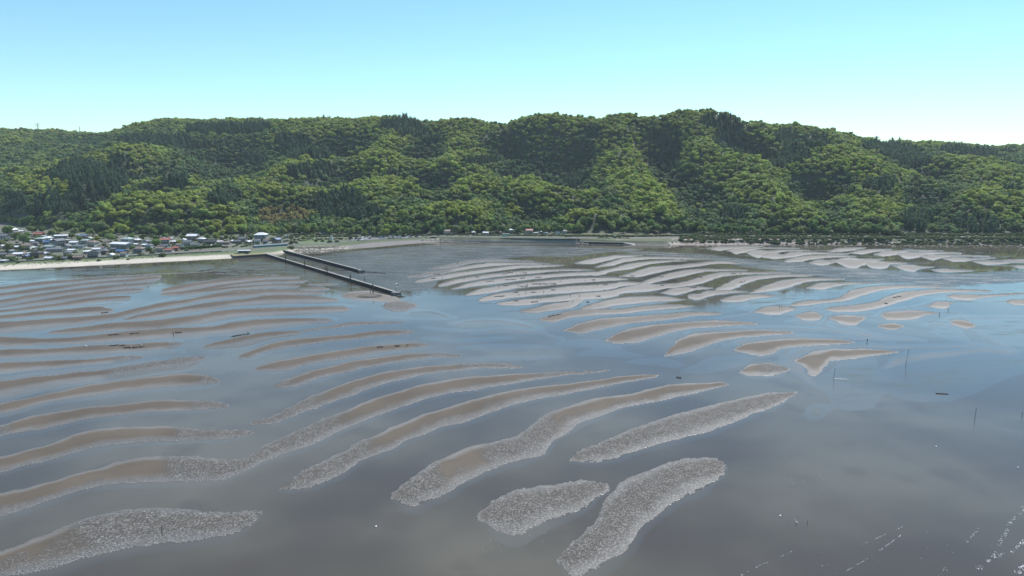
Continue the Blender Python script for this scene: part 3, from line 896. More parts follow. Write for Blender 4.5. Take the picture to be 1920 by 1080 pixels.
# stands of different trees, as seen on the slopes: (bearing, height in photo, half sizes, kind)
STANDS = [(150, 340, 75, 42, 'C'), (205, 325, 60, 22, 'C'), (110, 380, 45, 22, 'C'), (230, 300, 28, 10, 'C'), (420, 240, 70, 11, 'C'), (480, 235, 30, 8, 'C'), (310, 262, 60, 10, 'C'), (255, 262, 35, 9, 'C'),
          (555, 275, 32, 24, 'C'), (535, 262, 16, 14, 'C'), (600, 285, 22, 10, 'C'), (585, 318, 45, 13, 'C'), (640, 380, 50, 26, 'C'), (690, 395, 40, 14, 'C'), (750, 232, 40, 11, 'C'), (775, 245, 30, 10, 'C'),
          (810, 262, 22, 8, 'C'), (900, 300, 38, 7, 'C'), (1345, 225, 36, 12, 'C'), (1365, 250, 26, 30, 'C'), (1390, 275, 18, 14, 'C'), (1075, 335, 22, 16, 'C'), (1265, 300, 16, 14, 'C'), (1475, 255, 22, 16, 'C'),
          (1495, 285, 26, 22, 'C'), (1530, 262, 26, 12, 'C'), (1465, 300, 24, 14, 'C'), (1650, 272, 40, 9, 'C'), (1690, 285, 40, 12, 'C'), (1720, 300, 30, 12, 'C'), (1790, 278, 28, 8, 'C'), (1840, 285, 40, 7, 'C'),
          (1380, 400, 26, 12, 'C'), (1650, 345, 30, 18, 'C'), (1720, 410, 30, 16, 'C'), (1835, 415, 45, 14, 'C'), (270, 350, 14, 10, 'C'), (300, 352, 12, 10, 'C'), (330, 340, 26, 16, 'C'), (420, 370, 30, 12, 'C'),
          (1260, 265, 26, 14, 'C'), (1110, 245, 14, 12, 'C'), (350, 270, 40, 9, 'C'), (470, 300, 26, 12, 'C'), (30, 375, 20, 16, 'C'), (70, 400, 16, 14, 'C'),
          (535, 398, 46, 14, 'B'), (510, 408, 30, 10, 'B'), (1300, 235, 16, 22, 'b'), 
          (255, 300, 16, 22, 'Y'), (60, 340, 40, 14, 'Y'), (100, 350, 30, 20, 'Y'), (210, 392, 30, 13, 'Y'), (250, 380, 26, 9, 'Y'), (225, 425, 20, 12, 'Y'), (480, 340, 40, 10, 'Y'), (495, 360, 36, 12, 'Y'), (700, 300, 50, 26, 'Y'), (560, 305, 24, 8, 'Y'),
          (750, 338, 34, 10, 'Y'), (1040, 378, 34, 16, 'Y'), (1090, 400, 30, 12, 'Y'), (875, 382, 14, 8, 'Y'), (870, 330, 24, 26, 'Y'), (1190, 300, 24, 40, 'Y'), (1230, 370, 30, 34, 'Y'), (1360, 310, 50, 20, 'y'), (1430, 340, 40, 16, 'y'), (1500, 395, 50, 20, 'y'),
          (1600, 300, 22, 20, 'Y'), (1640, 325, 26, 10, 'Y'), (1540, 350, 30, 30, 'y'), (1760, 345, 10, 4, 'Y'), (1600, 370, 40, 20, 'y'), (1820, 325, 40, 12, 'y'), (1860, 340, 30, 14, 'Y'), (1150, 260, 20, 30, 'y'), (960, 395, 20, 10, 'Y'),
          (370, 410, 40, 12, 'Y'), (420, 415, 40, 14, 'Y'), (500, 430, 20, 8, 'y'), (1280, 240, 20, 30, 'y'), (1580, 265, 24, 10, 'y')]
TINT = dict(E=(.086, .142, .066), A=(.205, .268, .092), D=(.138, .205, .080), g=(.235, .270, .140), C=(.060, .105, .072), B=(.36, .29, .13), b=(.27, .26, .12), Y=(.36, .39, .095), y=(.295, .340, .10))

pts, tints, kinds, scl, rots = [], [], [], [], []
step = 8.0
for D in np.arange(760, 1980, step):
    half = 0.98 * D * 0.82 + 120
    xs_ = np.arange(-half, half, step) + rng.uniform(-4.2, 4.2, int(np.ceil(2 * half / step)))[:len(np.arange(-half, half, step))]
    ys_ = D + rng.uniform(-4.2, 4.2, len(xs_))
    pts.append(np.stack([xs_, ys_], 1))
pts = np.concatenate(pts)
gz, gu, gb, gpx = ground_z(pts[:, 0], pts[:, 1])
keep = gb > 22
pts, gz, gb = pts[keep], gz[keep], gb[keep]
tpx, tpy = to_px(pts[:, 0], pts[:, 1], gz + 6)
# leave out what the skyline hides for good
skyD = np.interp(tpx, [s[0] for s in SKY], [s[2] for s in SKY])
keep = pts[:, 1] < skyD + 70
pts, gz, gb, tpx, tpy = pts[keep], gz[keep], gb[keep], tpx[keep], tpy[keep]
M = len(pts)
code = np.where(rng.random(M) < 0.42, 'A', np.where(rng.random(M) < 0.55, 'D', 'g')).astype('<U1')
# spur crests carry light young leaves, gullies dark evergreens
zsm = np.mean([hill_z(pts[:, 0] + dx, pts[:, 1] + dy) for dx, dy in ((75, 0), (-75, 0), (0, 60), (0, -60), (50, 50), (-50, 50), (50, -50), (-50, -50))], 0)
rel = (gz - zsm) / 6.0 + vnoise(pts[:, 0], pts[:, 1], 30, 37) * .45
code[(rel > .45) & (rng.random(M) < .7)] = 'y'
code[(rel > 1.0) & (rng.random(M) < .55)] = 'Y'
code[(rel < -.35) & (rng.random(M) < .8)] = 'D'
code[(rel < -.9) & (rng.random(M) < .75)] = 'E'
ny = vnoise(pts[:, 0], pts[:, 1], 55, 31) + 0.5 * vnoise(pts[:, 0], pts[:, 1], 20, 32)
code[(ny > 0.75) & (rel > -.3) & (rng.random(M) < .7)] = 'y'
nc = vnoise(pts[:, 0], pts[:, 1], 70, 33) + 0.4 * vnoise(pts[:, 0], pts[:, 1], 25, 34)
code[nc > 0.95] = 'C'
code[(rng.random(M) < .02)] = 'Y'

wob = vnoise(pts[:, 0], pts[:, 1], 24, 35) * .28
for (cx, cy, rx, ry, k) in STANDS:
    d = ((tpx - cx) / rx) ** 2 + ((tpy - cy) / ry) ** 2
    m = d < (1 + wob) * (1.0 if k in 'CB' else 1.15)
    if k in 'Yyb': m &= rng.random(M) < .72
    code[m] = k
tint = np.array([TINT[c] for c in code]) * rng.uniform(.85, 1.18, (M, 1))
con = (code == 'C')
kind = np.where(con, 4 + rng.integers(0, 2, M), rng.integers(0, 4, M))
base = np.where(con, rng.uniform(4.6, 6.4, M), rng.uniform(3.9, 6.9, M))
base = np.where(rng.random(M) < .10, base * 1.3, base)
base = np.where(code == 'B', base * .8, base)
rotz = rng.uniform(0, 6.28, M)
stretch = np.where(con, rng.uniform(.95, 1.25, M), rng.uniform(.8, 1.15, M)) * np.where(code == 'B', 1.5, 1)

def scatter(name, xyz, tint, pick, size, rz, coll):
    """many alike pieces as ONE object: points that each carry a copy of a shape from coll"""
    xyz = np.asarray(xyz, np.float32); M = len(xyz)
    me = bpy.data.meshes.new(name)
    me.vertices.add(M)
    me.vertices.foreach_set('co', xyz.ravel())
    ob = link(bpy.data.objects.new(name, me))
    cattr(ob, 'tint', np.asarray(tint)); fattr(ob, 'rz', rz)
    a = me.attributes.new('size', 'FLOAT_VECTOR', 'POINT'); a.data.foreach_set('vector', np.asarray(size, np.float32).ravel())
    a = me.attributes.new('pick', 'INT', 'POINT'); a.data.foreach_set('value', np.asarray(pick, np.int32))
    ng = bpy.data.node_groups.new('plant_' + name, 'GeometryNodeTree')
    ng.interface.new_socket('Geometry', in_out='INPUT', socket_type='NodeSocketGeometry')
    ng.interface.new_socket('Geometry', in_out='OUTPUT', socket_type='NodeSocketGeometry')
    gi, go = ng.nodes.new('NodeGroupInput'), ng.nodes.new('NodeGroupOutput')
    m2p = ng.nodes.new('GeometryNodeMeshToPoints')
    iop = ng.nodes.new('GeometryNodeInstanceOnPoints')
    ci = ng.nodes.new('GeometryNodeCollectionInfo')
    ci.inputs[0].default_value = coll
    ci.inputs['Separate Children'].default_value = True
    ci.inputs['Reset Children'].default_value = True
    def named(nm, typ):
        q = ng.nodes.new('GeometryNodeInputNamedAttribute'); q.data_type = typ; q.inputs[0].default_value = nm
        return q.outputs[0]
    cx = ng.nodes.new('ShaderNodeCombineXYZ')
    ng.links.new(named('rz', 'FLOAT'), cx.inputs[2])
    ng.links.new(gi.outputs[0], m2p.inputs[0]); ng.links.new(m2p.outputs[0], iop.inputs['Points'])
    ng.links.new(ci.outputs[0], iop.inputs['Instance'])
    iop.inputs['Pick Instance'].default_value = True
    ng.links.new(named('pick', 'INT'), iop.inputs['Instance Index'])
    ng.links.new(cx.outputs[0], iop.inputs['Rotation'])
    ng.links.new(named('size', 'FLOAT_VECTOR'), iop.inputs['Scale'])
    ng.links.new(iop.outputs[0], go.inputs[0])
    md = ob.modifiers.new('plant', 'NODES'); md.node_group = ng
    return ob

forest = scatter('forest', np.stack([pts[:, 0], pts[:, 1], gz - 0.6], 1), tint, kind, np.stack([base, base, base * stretch], 1), rotz, proto_col)
tag(forest, 'mixed broadleaf and cedar forest covering the hills behind the shore', 'forest', kind='stuff')
print('forest trees', M)
# ------------------------------------------------------------------ naming by what one can find in the picture
ORD = ['first', 'second', 'third', 'fourth', 'fifth', 'sixth', 'seventh', 'eighth', 'ninth', 'tenth', 'eleventh', 'twelfth',
       'thirteenth', 'fourteenth', 'fifteenth', 'sixteenth', 'seventeenth', 'eighteenth', 'nineteenth', 'twentieth']
NAMED = [('the bright blue roof', 228, 474), ('the white gabled barn', 229, 462), ('the dark round tree', 45, 452), ('the white hipped roof', 490, 451),
         ('the teal bridge', 506, 461), ('the boat shed', 457, 472), ('the upper red roof', 74, 443), ('the middle red roof', 311, 457),
         ('the beach car park', 700, 447), ('the garden pavilion', 888, 438), ('the long white roof', 116, 446), ('the dark beach house', 175, 483),
         ('the stepped quay', 1130, 452), ('the dark block revetment', 1215, 454), ('the clipped hedge', 378, 465), ('the yellow green tree', 180, 456), ('the pale green bus', 948, 444),
         ('the brown bamboo stand', 535, 438), ('the pale car park tree', 721, 443), ('the far jetty root', 527, 468), ('the beach lane', 100, 488), ('the upper village', 30, 432),
         ('the white gabled house', 362, 451), ('the ridge foot', 1120, 438), ('the pink rocks', 1400, 441), ('the middle right shore', 1560, 441), ('the dark right wood', 1720, 441), ('the far right shore', 1880, 443)]
pending = []
def describe(o, what, px, py, rel=None):
    pending.append((o, what, px, py, rel))
def settle_labels():
    keyed = {}
    for o, what, px, py, rel in pending:
        if rel is None:
            best = min(NAMED, key=lambda q: (q[1] - px) ** 2 + ((q[2] - py) * 2.5) ** 2)
            dx, dy = best[1] - px, best[2] - py
            if abs(dx) > 2.2 * abs(dy): w = 'left of' if dx > 0 else 'right of'
            else: w = 'behind' if dy > 0 else 'in front of'
            rel = w + ' ' + best[0]
        keyed.setdefault((what, rel), []).append((px, py, o))
    for (what, rel), l in keyed.items():
        l.sort(key=lambda q: q[:2])
        for i, (_, _, o) in enumerate(l):
            if len(l) == 1: o['label'] = '%s %s' % (what, rel)
            else: o['label'] = '%s %s, %s' % (what, rel, (ORD[i] + ' from left') if i < len(ORD) else 'number %d from left' % (i + 1))
    pending.clear()

def flat_z(px, py):
    j = np.clip(int(round((px - cols[0]) / 2)), 0, len(cols) - 1); i = int(np.argmin(abs(rows - py)))
    return max(0.0, float(Z[i, j]))

# ------------------------------------------------------------------ materials for built things
CONC = plain('concrete', (.30, .29, .27), .85, .25, .4)
CONC_D = plain('weathered_concrete', (.15, .145, .135), .9, .35, .5)
CONC_W = plain('tide_stained_wall', (.028, .027, .027), .85, .4, .6)
ASPH = plain('old_asphalt', (.13, .13, .128), .9, .2, .4)
WHITE = plain('white_paint', (.72, .72, .70), .5, .12, .8)
CREAM = plain('plaster', (.50, .47, .42), .85, .2, .6)
TIMBER = plain('dark_timber', (.06, .05, .042), .85, .3, 2)
STEEL = plain('galvanised_steel', (.42, .43, .44), .45, .2, 1, .4)
TEAL = plain('teal_girder_paint', (.02, .22, .25), .5, .2, .5)
GLASS, nt, b = new_mat('window_glass'); b.inputs['Base Color'].default_value = (.03, .04, .05, 1); b.inputs['Roughness'].default_value = .12
STONE = plain('beach_stone', (.30, .265, .225), .9, .35, .7)
STONE_D = plain('dark_stone', (.10, .095, .09), .9, .35, .7)
WEED = plain('dark_weed', (.022, .02, .017), .8, .4, 2)
RUBBER = plain('tyre_rubber', (.02, .02, .02), .8, .2, 2)
ROOF = dict(w=plain('pale_metal_roof', (.74, .75, .76), .35, .15, .5), g=plain('grey_tile_roof', (.15, .16, .175), .5, .3, 1), k=plain('dark_tile_roof', (.035, .04, .042), .5, .3, 1),
            b=plain('blue_grey_roof', (.15, .20, .32), .5, .2, 1), B=plain('bright_blue_sheet', (.06, .16, .34), .5, .15, 1), r=plain('red_roof', (.34, .12, .09), .6, .25, 1),
            p=plain('brown_tile_roof', (.22, .165, .14), .6, .25, 1), t=plain('green_grey_roof', (.33, .40, .38), .5, .2, 1))
RNAME = dict(w='white', g='grey', k='dark', b='blue grey', B='bright blue', r='red', p='brown', t='pale green')

# ------------------------------------------------------------------ coast road, parapet, rail
def strip(name, path, width, mat, z_off=0.12, kind='structure', lift=None):
    """a ribbon of ground following a path of world points"""
    p = np.array(path, float)
    s = np.concatenate([[0], np.cumsum(np.hypot(*np.diff(p[:, :2], axis=0).T))])
    q = np.arange(0, s[-1], 5.0)
    X, Y = np.interp(q, s, p[:, 0]), np.interp(q, s, p[:, 1])
    tx, ty = np.gradient(X), np.gradient(Y); l = np.hypot(tx, ty); nx, ny = -ty / l, tx / l
    gx = np.stack([X + nx * width / 2, X - nx * width / 2]); gy = np.stack([Y + ny * width / 2, Y - ny * width / 2])
    gz = ground_z(gx, gy)[0] if lift is None else np.full(gx.shape, lift)
    gz = np.maximum(gz, gz.mean(0)[None]) + z_off
    V, Fc = [], []
    n = len(q)
    for i in range(n):
        V += [(gx[0, i], gy[0, i], gz[0, i]), (gx[1, i], gy[1, i], gz[1, i]), (gx[0, i], gy[0, i], gz[0, i] - .6), (gx[1, i], gy[1, i], gz[1, i] - .6)]
    for i in range(n - 1):
        a = i * 4
        Fc += [(a + 1, a, a + 4, a + 5), (a, a + 2, a + 6, a + 4), (a + 3, a + 1, a + 5, a + 7)]
    o = mesh_obj(name, V, Fc, mat)
    if kind: o['kind'] = kind
    return o, np.stack([X, Y, gz.mean(0)], 1)
roadpx = [(-300, 512, 3), (0, 490.5, 3), (200, 481, 3), (420, 469.5, 3.2), (470, 463, 4.2), (540, 457.8, 4.2), (640, 453, 3.2), (720, 444.2, 3.6), (820, 442.3, 5), (950, 443.3, 5), (1070, 444.8, 5), (1160, 445.5, 4.6), (1240, 444, 4.4), (1320, 441.5, 4.6), (1500, 441.5, 5), (1920, 444, 5), (2300, 446, 5)]
road, rpath = strip('coast_road', [P(*q) for q in roadpx], 6.5, ASPH)
line, _ = strip('road_marking', [P(*q) for q in roadpx], 0.25, WHITE, 0.14)
street, _ = strip('village_street', [G(*q)[:2] for q in ((560, 446), (640, 446.5), (720, 442.6))], 5, CONC, 0.12)
lane, _ = strip('village_lane', [G(*q)[:2] for q in ((-20, 457), (60, 463), (140, 463), (230, 468), (330, 462), (450, 459))], 3.5, CONC, 0.1)
carpark, _ = strip('car_park', [G(*q)[:2] for q in ((655, 449.5), (690, 448.5), (720, 446), (775, 444.5))], 26, ASPH, 0.06)

def wall_run(name, path, h, th, mat, cap, label, cat, z=None, side=0.0, seg=9.0):
    """a low wall of separate panels with a coping"""
    root = empty(name, (0, 0, 0), 0, label, cat)
    p = np.array(path, float); s = np.concatenate([[0], np.cumsum(np.hypot(*np.diff(p[:, :2], axis=0).T))])
    m = max(2, int(round(s[-1] / seg)))
    q = np.linspace(0, s[-1], m + 1)
    pts_ = [(float(np.interp(t, s, p[:, 0])), float(np.interp(t, s, p[:, 1]))) for t in q]
    zz = [GZ(x, y) if z is None else z for x, y in pts_]
    root.location = (pts_[0][0], pts_[0][1], zz[0])
    c = MB()
    for i in range(m):
        (x0, y0), (x1, y1) = pts_[i], pts_[i + 1]
        a = math.atan2(y1 - y0, x1 - x0); L = math.hypot(x1 - x0, y1 - y0)
        cx, cy = (x0 + x1) / 2 - pts_[0][0], (y0 + y1) / 2 - pts_[0][1]
        cz = (zz[i] + zz[i + 1]) / 2 - zz[0]
        mb = MB().box((cx, cy, cz + h / 2 - .5), (L - .12, th, h + 1.0), a)
        mb.build('wall_panel', mat, root)
        c.box((cx, cy, cz + h + .09), (L, th + .22, .18), a)
    c.build('coping', cap, root)
    return root
off = lambda pth, d: [(a + d[0], b + d[1]) for a, b in pth]
wall_run('parapet_wall', [P(*q) for q in ((-250, 511.5, 3), (0, 492.8, 3), (200, 483, 3), (415, 471.5, 3.2))], 0.9, .35, CONC_D, CONC, 'low grey concrete parapet between the beach grass and the coast road', 'parapet wall', seg=12)

gr = empty('guard_rail', (*P(545, 459.2, 3.9), 3.9), 0, 'pale guard rail along the coast road right of the teal bridge', 'guard rail')
gp = [Vector((*P(x, y, 3.9), 0)) for x, y in ((545, 459.2), (590, 457.2), (640, 454.8))]
g0 = Vector(gr.location); rail = MB()
for a_, b_ in zip(gp[:-1], gp[1:]):
    A_ = Vector((a_.x - g0.x, a_.y - g0.y, GZ(a_.x, a_.y) + 1.1 - g0.z)); B_ = Vector((b_.x - g0.x, b_.y - g0.y, GZ(b_.x, b_.y) + 1.1 - g0.z))
    dd = B_ - A_; ang = math.atan2(dd.y, dd.x)
    rail.box((A_ + B_) / 2, (dd.length, .12, .45), ang)
    for k in range(8):
        c = A_ + dd * (k + .5) / 8
        MB().box((c.x, c.y, c.z - .6), (.14, .14, 1.4)).build('post', STEEL, gr)
rail.build('rail_beam', WHITE, gr)

# ------------------------------------------------------------------ sea wall, stepped quay, revetment
swp = [P(*q) for q in ((806, 443.6, 5.2), (860, 444.6, 5.2), (950, 445.8, 5.2), (1030, 446.8, 5.2), (1078, 447.4, 5.2))]
sw = wall_run('sea_wall', swp, 5.0, 1.2, CONC_W, CONC, 'long dark concrete sea wall with pale coping below the pavilion and houses', 'sea wall', z=0.0, seg=10)

def at_line(pa, pb, z): return Vector((*P(*pa, z), z)), Vector((*P(*pb, z), z))
a_, b_ = at_line((1098, 449.5), (1166, 451.0), 4.0)
sq = empty('stepped_quay', (a_ + b_) / 2 - Vector((0, 0, 4.0)), math.atan2((b_ - a_).y, (b_ - a_).x), 'grey concrete quay in two steps with a side ramp beside the sea wall', 'quay')
L = (b_ - a_).length
MB().box((0, 3, 2.0), (L, 3, 4.2)).build('upper_wall', CONC_D, sq)
MB().box((0, 3, 4.2), (L + .3, 3.3, .22)).build('coping', CONC, sq)
MB().box((0, -2.5, 1.15), (L + 4, 8, 2.3)).build('lower_wall', CONC_W, sq)
MB().box((0, -2.5, 2.38), (L + 4.2, 8.2, .16)).build('ledge', CONC, sq)
ramp = MB()
ramp.add([(L / 2 + 2, -6, 2.2), (L / 2 + 2, 5, 4), (L / 2 + 16, -11, -.2), (L / 2 + 13, 2, 3.4), (L / 2 + 2, -6, -.5), (L / 2 + 16, -11, -.6), (L / 2 + 13, 2, -.5), (L / 2 + 2, 5, -.5)],
         [(0, 2, 3, 1), (0, 4, 5, 2), (2, 5, 6, 3), (3, 6, 7, 1), (1, 7, 4, 0), (4, 7, 6, 5)])
ramp.build('ramp', CONC, sq)

Rk = random.Random(5)
rv = empty('block_revetment', (*P(1215, 455, 2), 0), 0, 'dark sloping bank of rough concrete armour blocks below the lawn', 'revetment')
o0 = Vector(rv.location)
core = MB(); blocks = MB()
fl = [P(1172, 451.8, 3.4), P(1252, 450.6, 3.4)]; bl = [P(1186, 458.2, 0), P(1257, 460.2, 0)]
q4 = [(fl[0][0] - o0.x, fl[0][1] - o0.y + 6), (fl[0][0] - o0.x, fl[0][1] - o0.y), (bl[0][0] - o0.x, bl[0][1] - o0.y), (bl[1][0] - o0.x, bl[1][1] - o0.y), (fl[1][0] - o0.x, fl[1][1] - o0.y), (fl[1][0] - o0.x, fl[1][1] - o0.y + 6)]
zz_ = [3.4, 3.4, 0, 0, 3.4, 3.4]
core.add([(x, y, z) for (x, y), z in zip(q4, zz_)] + [(x, y, -1) for x, y in q4], [(0, 1, 4, 5), (1, 2, 3, 4), (1, 0, 6, 7), (2, 1, 7, 8), (3, 2, 8, 9), (4, 3, 9, 10), (5, 4, 10, 11)])
core.build('bank', STONE_D, rv)
for i in range(26):
    for j in range(5):
        u, v = (i + .5 + Rk.uniform(-.2, .2)) / 26, (j + .5) / 5
        xa = q4[1][0] + (q4[4][0] - q4[1][0]) * u; ya = q4[1][1] + (q4[4][1] - q4[1][1]) * u
        xb = q4[2][0] + (q4[3][0] - q4[2][0]) * u; yb_ = q4[2][1] + (q4[3][1] - q4[2][1]) * u
        c = (xa + (xb - xa) * v, ya + (yb_ - ya) * v, 3.4 * (1 - v) + .25)
        blocks.stone(c, (1.1, .9, .8), Rk)
tag(blocks.build('armour_blocks', STONE_D, rv), kind='stuff')

# ------------------------------------------------------------------ jetties
def jetty(pa, pb, z, w, label):
    a, b = Vector((*P(*pa, z), 0)), Vector((*P(*pb, z), 0))
    d = b - a; L = d.length; ang = math.atan2(d.y, d.x)
    r = empty('jetty', a, ang, label, 'jetty')
    n = int(L / 11)
    for i in range(n):
        x = L * (i + .5) / n
        MB().box((x, 0, z / 2 - .6), (L / n - .10, w, z + 1.2)).build('wall_block', CONC_W, r)
    MB().box((L / 2, w * .10, z + .1), (L + .2, w * .55, .2)).build('walkway', CONC, r)
    MB().box((L / 2, -w / 2 + .25, z + .16), (L + .2, .5, .32)).build('edge_kerb', CONC_W, r)
    return r, a, b, ang, L
j1, a1, b1, ang1, L1 = jetty((500, 476), (741, 547.3), 2.0, 3.2, 'long dark narrow jetty nearer the camera, ending at the white beacon')
MB().box((L1 + 2.2, -.6, .7), (5.4, 5.6, 2.8), 0.0, .93).build('end_block', CONC_D, j1)
MB().box((L1 + 2.2, -.6, 2.16), (4.4, 4.6, .12)).build('end_cap', CONC, j1)
j2, a2, b2, ang2, L2 = jetty((526, 467.2), (676, 506.3), 2.2, 3.0, 'shorter dark jetty on the far side of the harbour channel')
MB().box((L2 + 1.2, 0, .9), (3, 5, 2.8)).build('end_block', CONC_D, j2)

# beacon at the jetty end
bx, by = b1.x + math.cos(ang1) * 2.4, b1.y + math.sin(ang1) * 2.4
bc_ = empty('beacon', (bx, by, 2.2), ang1, 'white topped light beacon on lattice legs at the jetty end', 'beacon')
for sx in (-1, 1):
    for sy in (-1, 1):
        MB().bar((sx * 1.1, sy * 1.1, 0), (sx * .45, sy * .45, 3.6), .12).build('leg', STEEL, bc_)
br = MB()
for k, (z0, z1, r0, r1) in enumerate(((.2, 1.7, 1.07, .8), (1.7, 3.3, .8, .5))):
    for (ax, ay), (cx, cy) in (((-1, -1), (1, -1)), ((1, -1), (1, 1)), ((1, 1), (-1, 1)), ((-1, 1), (-1, -1))):
        br.bar((ax * r0, ay * r0, z0), (cx * r1, cy * r1, z1), .06, n=4); br.bar((cx * r0, cy * r0, z0), (ax * r1, ay * r1, z1), .06, n=4)
br.build('brace', STEEL, bc_)
MB().box((0, 0, 3.7), (1.7, 1.7, .18)).build('platform', STEEL, bc_)
MB().bar((0, 0, 3.79), (0, 0, 5.4), .34, .30, 10).build('column', WHITE, bc_)
lp = MB().bar((0, 0, 5.4), (0, 0, 5.9), .75, .75, 12).build('lantern', WHITE, bc_)
MB().bar((0, 0, 5.9), (0, 0, 6.5), .7, .08, 12).build('cap', WHITE, lp)
MB().box((.9, 0, 5.3), (.08, 1.0, .8)).build('solar_panel', GLASS, bc_)

def frame(px, py, poles, label, h=6.0):
    """timber mooring posts standing on the flat"""
    x, y = P(px, py, 0)
    r = empty('mooring_posts', (x, y, -.1), 0, label, 'mooring posts')
    tops = []
    for dx, dy, tx, ty, hh in poles:
        MB().bar((dx, dy, -.5), (tx, ty, hh), .27, .2, 6).build('post', TIMBER, r)
        tops.append((tx * .85 + dx * .15, ty * .85 + dy * .15, hh * .85))
    if len(tops) > 1:
        m = MB()
        for t0, t1 in zip(tops[:-1], tops[1:]): m.bar(t0, t1, .15, n=5)
        m.build('crosspiece', TIMBER, r)
    return r
frame(697, 551, [(-1.6, 0, .9, 0, 7.0), (.6, .3, .9, .3, 7.0), (1.6, -.2, 1.2, .2, 7.0)], 'three leaning timber posts standing in the stone mound')
frame(656, 532.5, [(-1.6, 0, -.9, .2, 3.4), (.7, 0, .3, .3, 7.2), (1.2, .4, .7, .4, 7.2)], 'timber posts beside the near jetty left of the stone mound')
frame(612, 517.5, [(-.9, 0, -.9, .2, 8.0), (.5, 0, .5, .3, 8.2), (1.3, .3, .7, .3, 8.0)], 'tall timber posts by the middle of the near jetty')
frame(571, 505, [(-.2, 0, .1, .2, 8.2), (.5, .4, .3, .4, 7.6)], 'pair of timber posts by the shoreward half of the near jetty')
frame(535, 494, [(0, 0, .1, .1, 7.5), (.7, .3, .4, .3, 7.0)], 'pair of timber posts nearest the root of the near jetty')
frame(683.5, 531, [(0, 0, 0, 0, 6.2)], 'single thin post standing in the channel behind the near jetty')

# stone mound
x, y = P(694, 556, 0)
sm = empty('stone_mound', (x, y, flat_z(694, 558) + .1), 0, 'low oval mound of stones ringed by paler sand near the jetty end', 'stone mound')
mb = MB(); ring = MB()
bs = []
n_ = 28
bs = [(math.cos(t) * 8.6, math.sin(t) * 6.4, -.2) for t in np.linspace(0, 6.283, n_, endpoint=False)] + [(math.cos(t) * 7.2, math.sin(t) * 5.2, .55) for t in np.linspace(0, 6.283, n_, endpoint=False)]
MB().add(bs, [(i, (i + 1) % n_, n_ + (i + 1) % n_, n_ + i) for i in range(n_)] + [tuple(range(n_, 2 * n_))]).build('mound_base', STONE_D, sm)
for i in range(230):
    t = Rk.random() * 6.28; r_ = math.sqrt(Rk.random())
    mb.stone((math.cos(t) * 7.6 * r_, math.sin(t) * 5.6 * r_, .55 + .2 * Rk.random()), (Rk.uniform(.25, .5), Rk.uniform(.25, .45), Rk.uniform(.18, .34)), Rk)
for i in range(64):
    t = i / 64 * 6.28
    ring.stone((math.cos(t) * 8.4, math.sin(t) * 6.2, .2), (.5, .4, .35), Rk)
tag(mb.build('stones', STONE, sm), kind='stuff'); tag(ring.build('rim_stones', STONE, sm), kind='stuff')

def stone_line(name, pts_, n, size, spread, mat, label, z=0.1):
    mb = MB()
    p = np.array([P(*q, 0) for q in pts_])
    s = np.concatenate([[0], np.cumsum(np.hypot(*np.diff(p, axis=0).T))])
    for i in range(n):
        t = Rk.random() * s[-1]
        x, y = np.interp(t, s, p[:, 0]) + Rk.gauss(0, spread), np.interp(t, s, p[:, 1]) + Rk.gauss(0, spread)
        k = size * Rk.uniform(.5, 1.4)
        mb.stone((x, y, max(z, GZ(x, y)) + k * .2), (k, k * .8, k * .6), Rk)
    return tag(mb.build(name, mat), label, 'stones', kind='stuff')
stone_line('rubble_stones', [(677, 509.5), (700, 511), (722, 513)], 46, .7, .6, STONE_D, 'line of dark rubble stones running out from the far jetty tip')
stone_line('rubble_stones', [(745, 556), (752, 556), (757, 557)], 14, .8, .8, STONE_D, 'small dark boulders at the foot of the jetty end block')
stone_line('bank_stones', [(556, 472), (600, 471.5), (640, 468)], 420, .9, 3.0, STONE, 'pale stone bank below the grass right of the far jetty')
stone_line('bank_stones', [(556, 469.5), (600, 468), (640, 465)], 360, .9, 3.0, STONE, 'upper stones of the pale bank below the ochre grass')
stone_line('shore_rocks', [(790, 453), (825, 453.5), (850, 454.5), (900, 455.5)], 200, .9, 2.4, STONE, 'tan rocks scattered at the foot of the sea wall')
stone_line('shore_rocks', [(1072, 455), (1090, 457), (1102, 458)], 60, 1.2, 2.2, STONE, 'reddish rocks between the sea wall and stepped quay')
stone_line('shore_rocks', [(1108, 459), (1130, 460.5)], 30, 1.0, 1.0, STONE_D, 'dark rocks in a low bar before the stepped quay')

# quay block and boat shed
qa, qb = P(438, 484.3, 0), P(498, 480.2, 0)
ang = math.atan2(qb[1] - qa[1], qb[0] - qa[0]); L = math.hypot(qb[0] - qa[0], qb[1] - qa[1])
qy = empty('stone_quay', ((qa[0] + qb[0]) / 2, (qa[1] + qb[1]) / 2, 0), ang, 'low stone quay with grassy top at the root of the near jetty', 'quay')
MB().box((0, 7, .9), (L, 14, 2.6)).build('quay_wall', STONE_D, qy)
MB().box((0, 7.2, 2.26), (L - .6, 13.2, .1)).build('quay_top', plain('dry_grass', (.24, .21, .10), .95, .3, .6), qy)
for i in range(14):
    MB().box((-L / 2 + (i + .5) * L / 14, -.12, 1.95), (L / 14 - .15, .5, .5)).build('edge_stone', CONC_D, qy)
x, y, z = G(457, 474.5)
sh = empty('boat_shed', (x, y, 2.3), .05, 'open fronted boat shed with flat white roof on the stone quay', 'shed')
MB().box((0, 2, 1.5), (11, 4, 3.0)).build('wall', CONC_D, sh)
MB().box((0, 1.7, 3.2), (12.4, 6, .35)).build('roof', ROOF['w'], sh)
for i in (-5, 0, 5): MB().box((i, -.9, 1.5), (.2, .2, 3.0)).build('post', STEEL, sh)
MB().box((1.5, -.03, 1.1), (2.4, .08, 2.2)).build('door', TIMBER, sh)

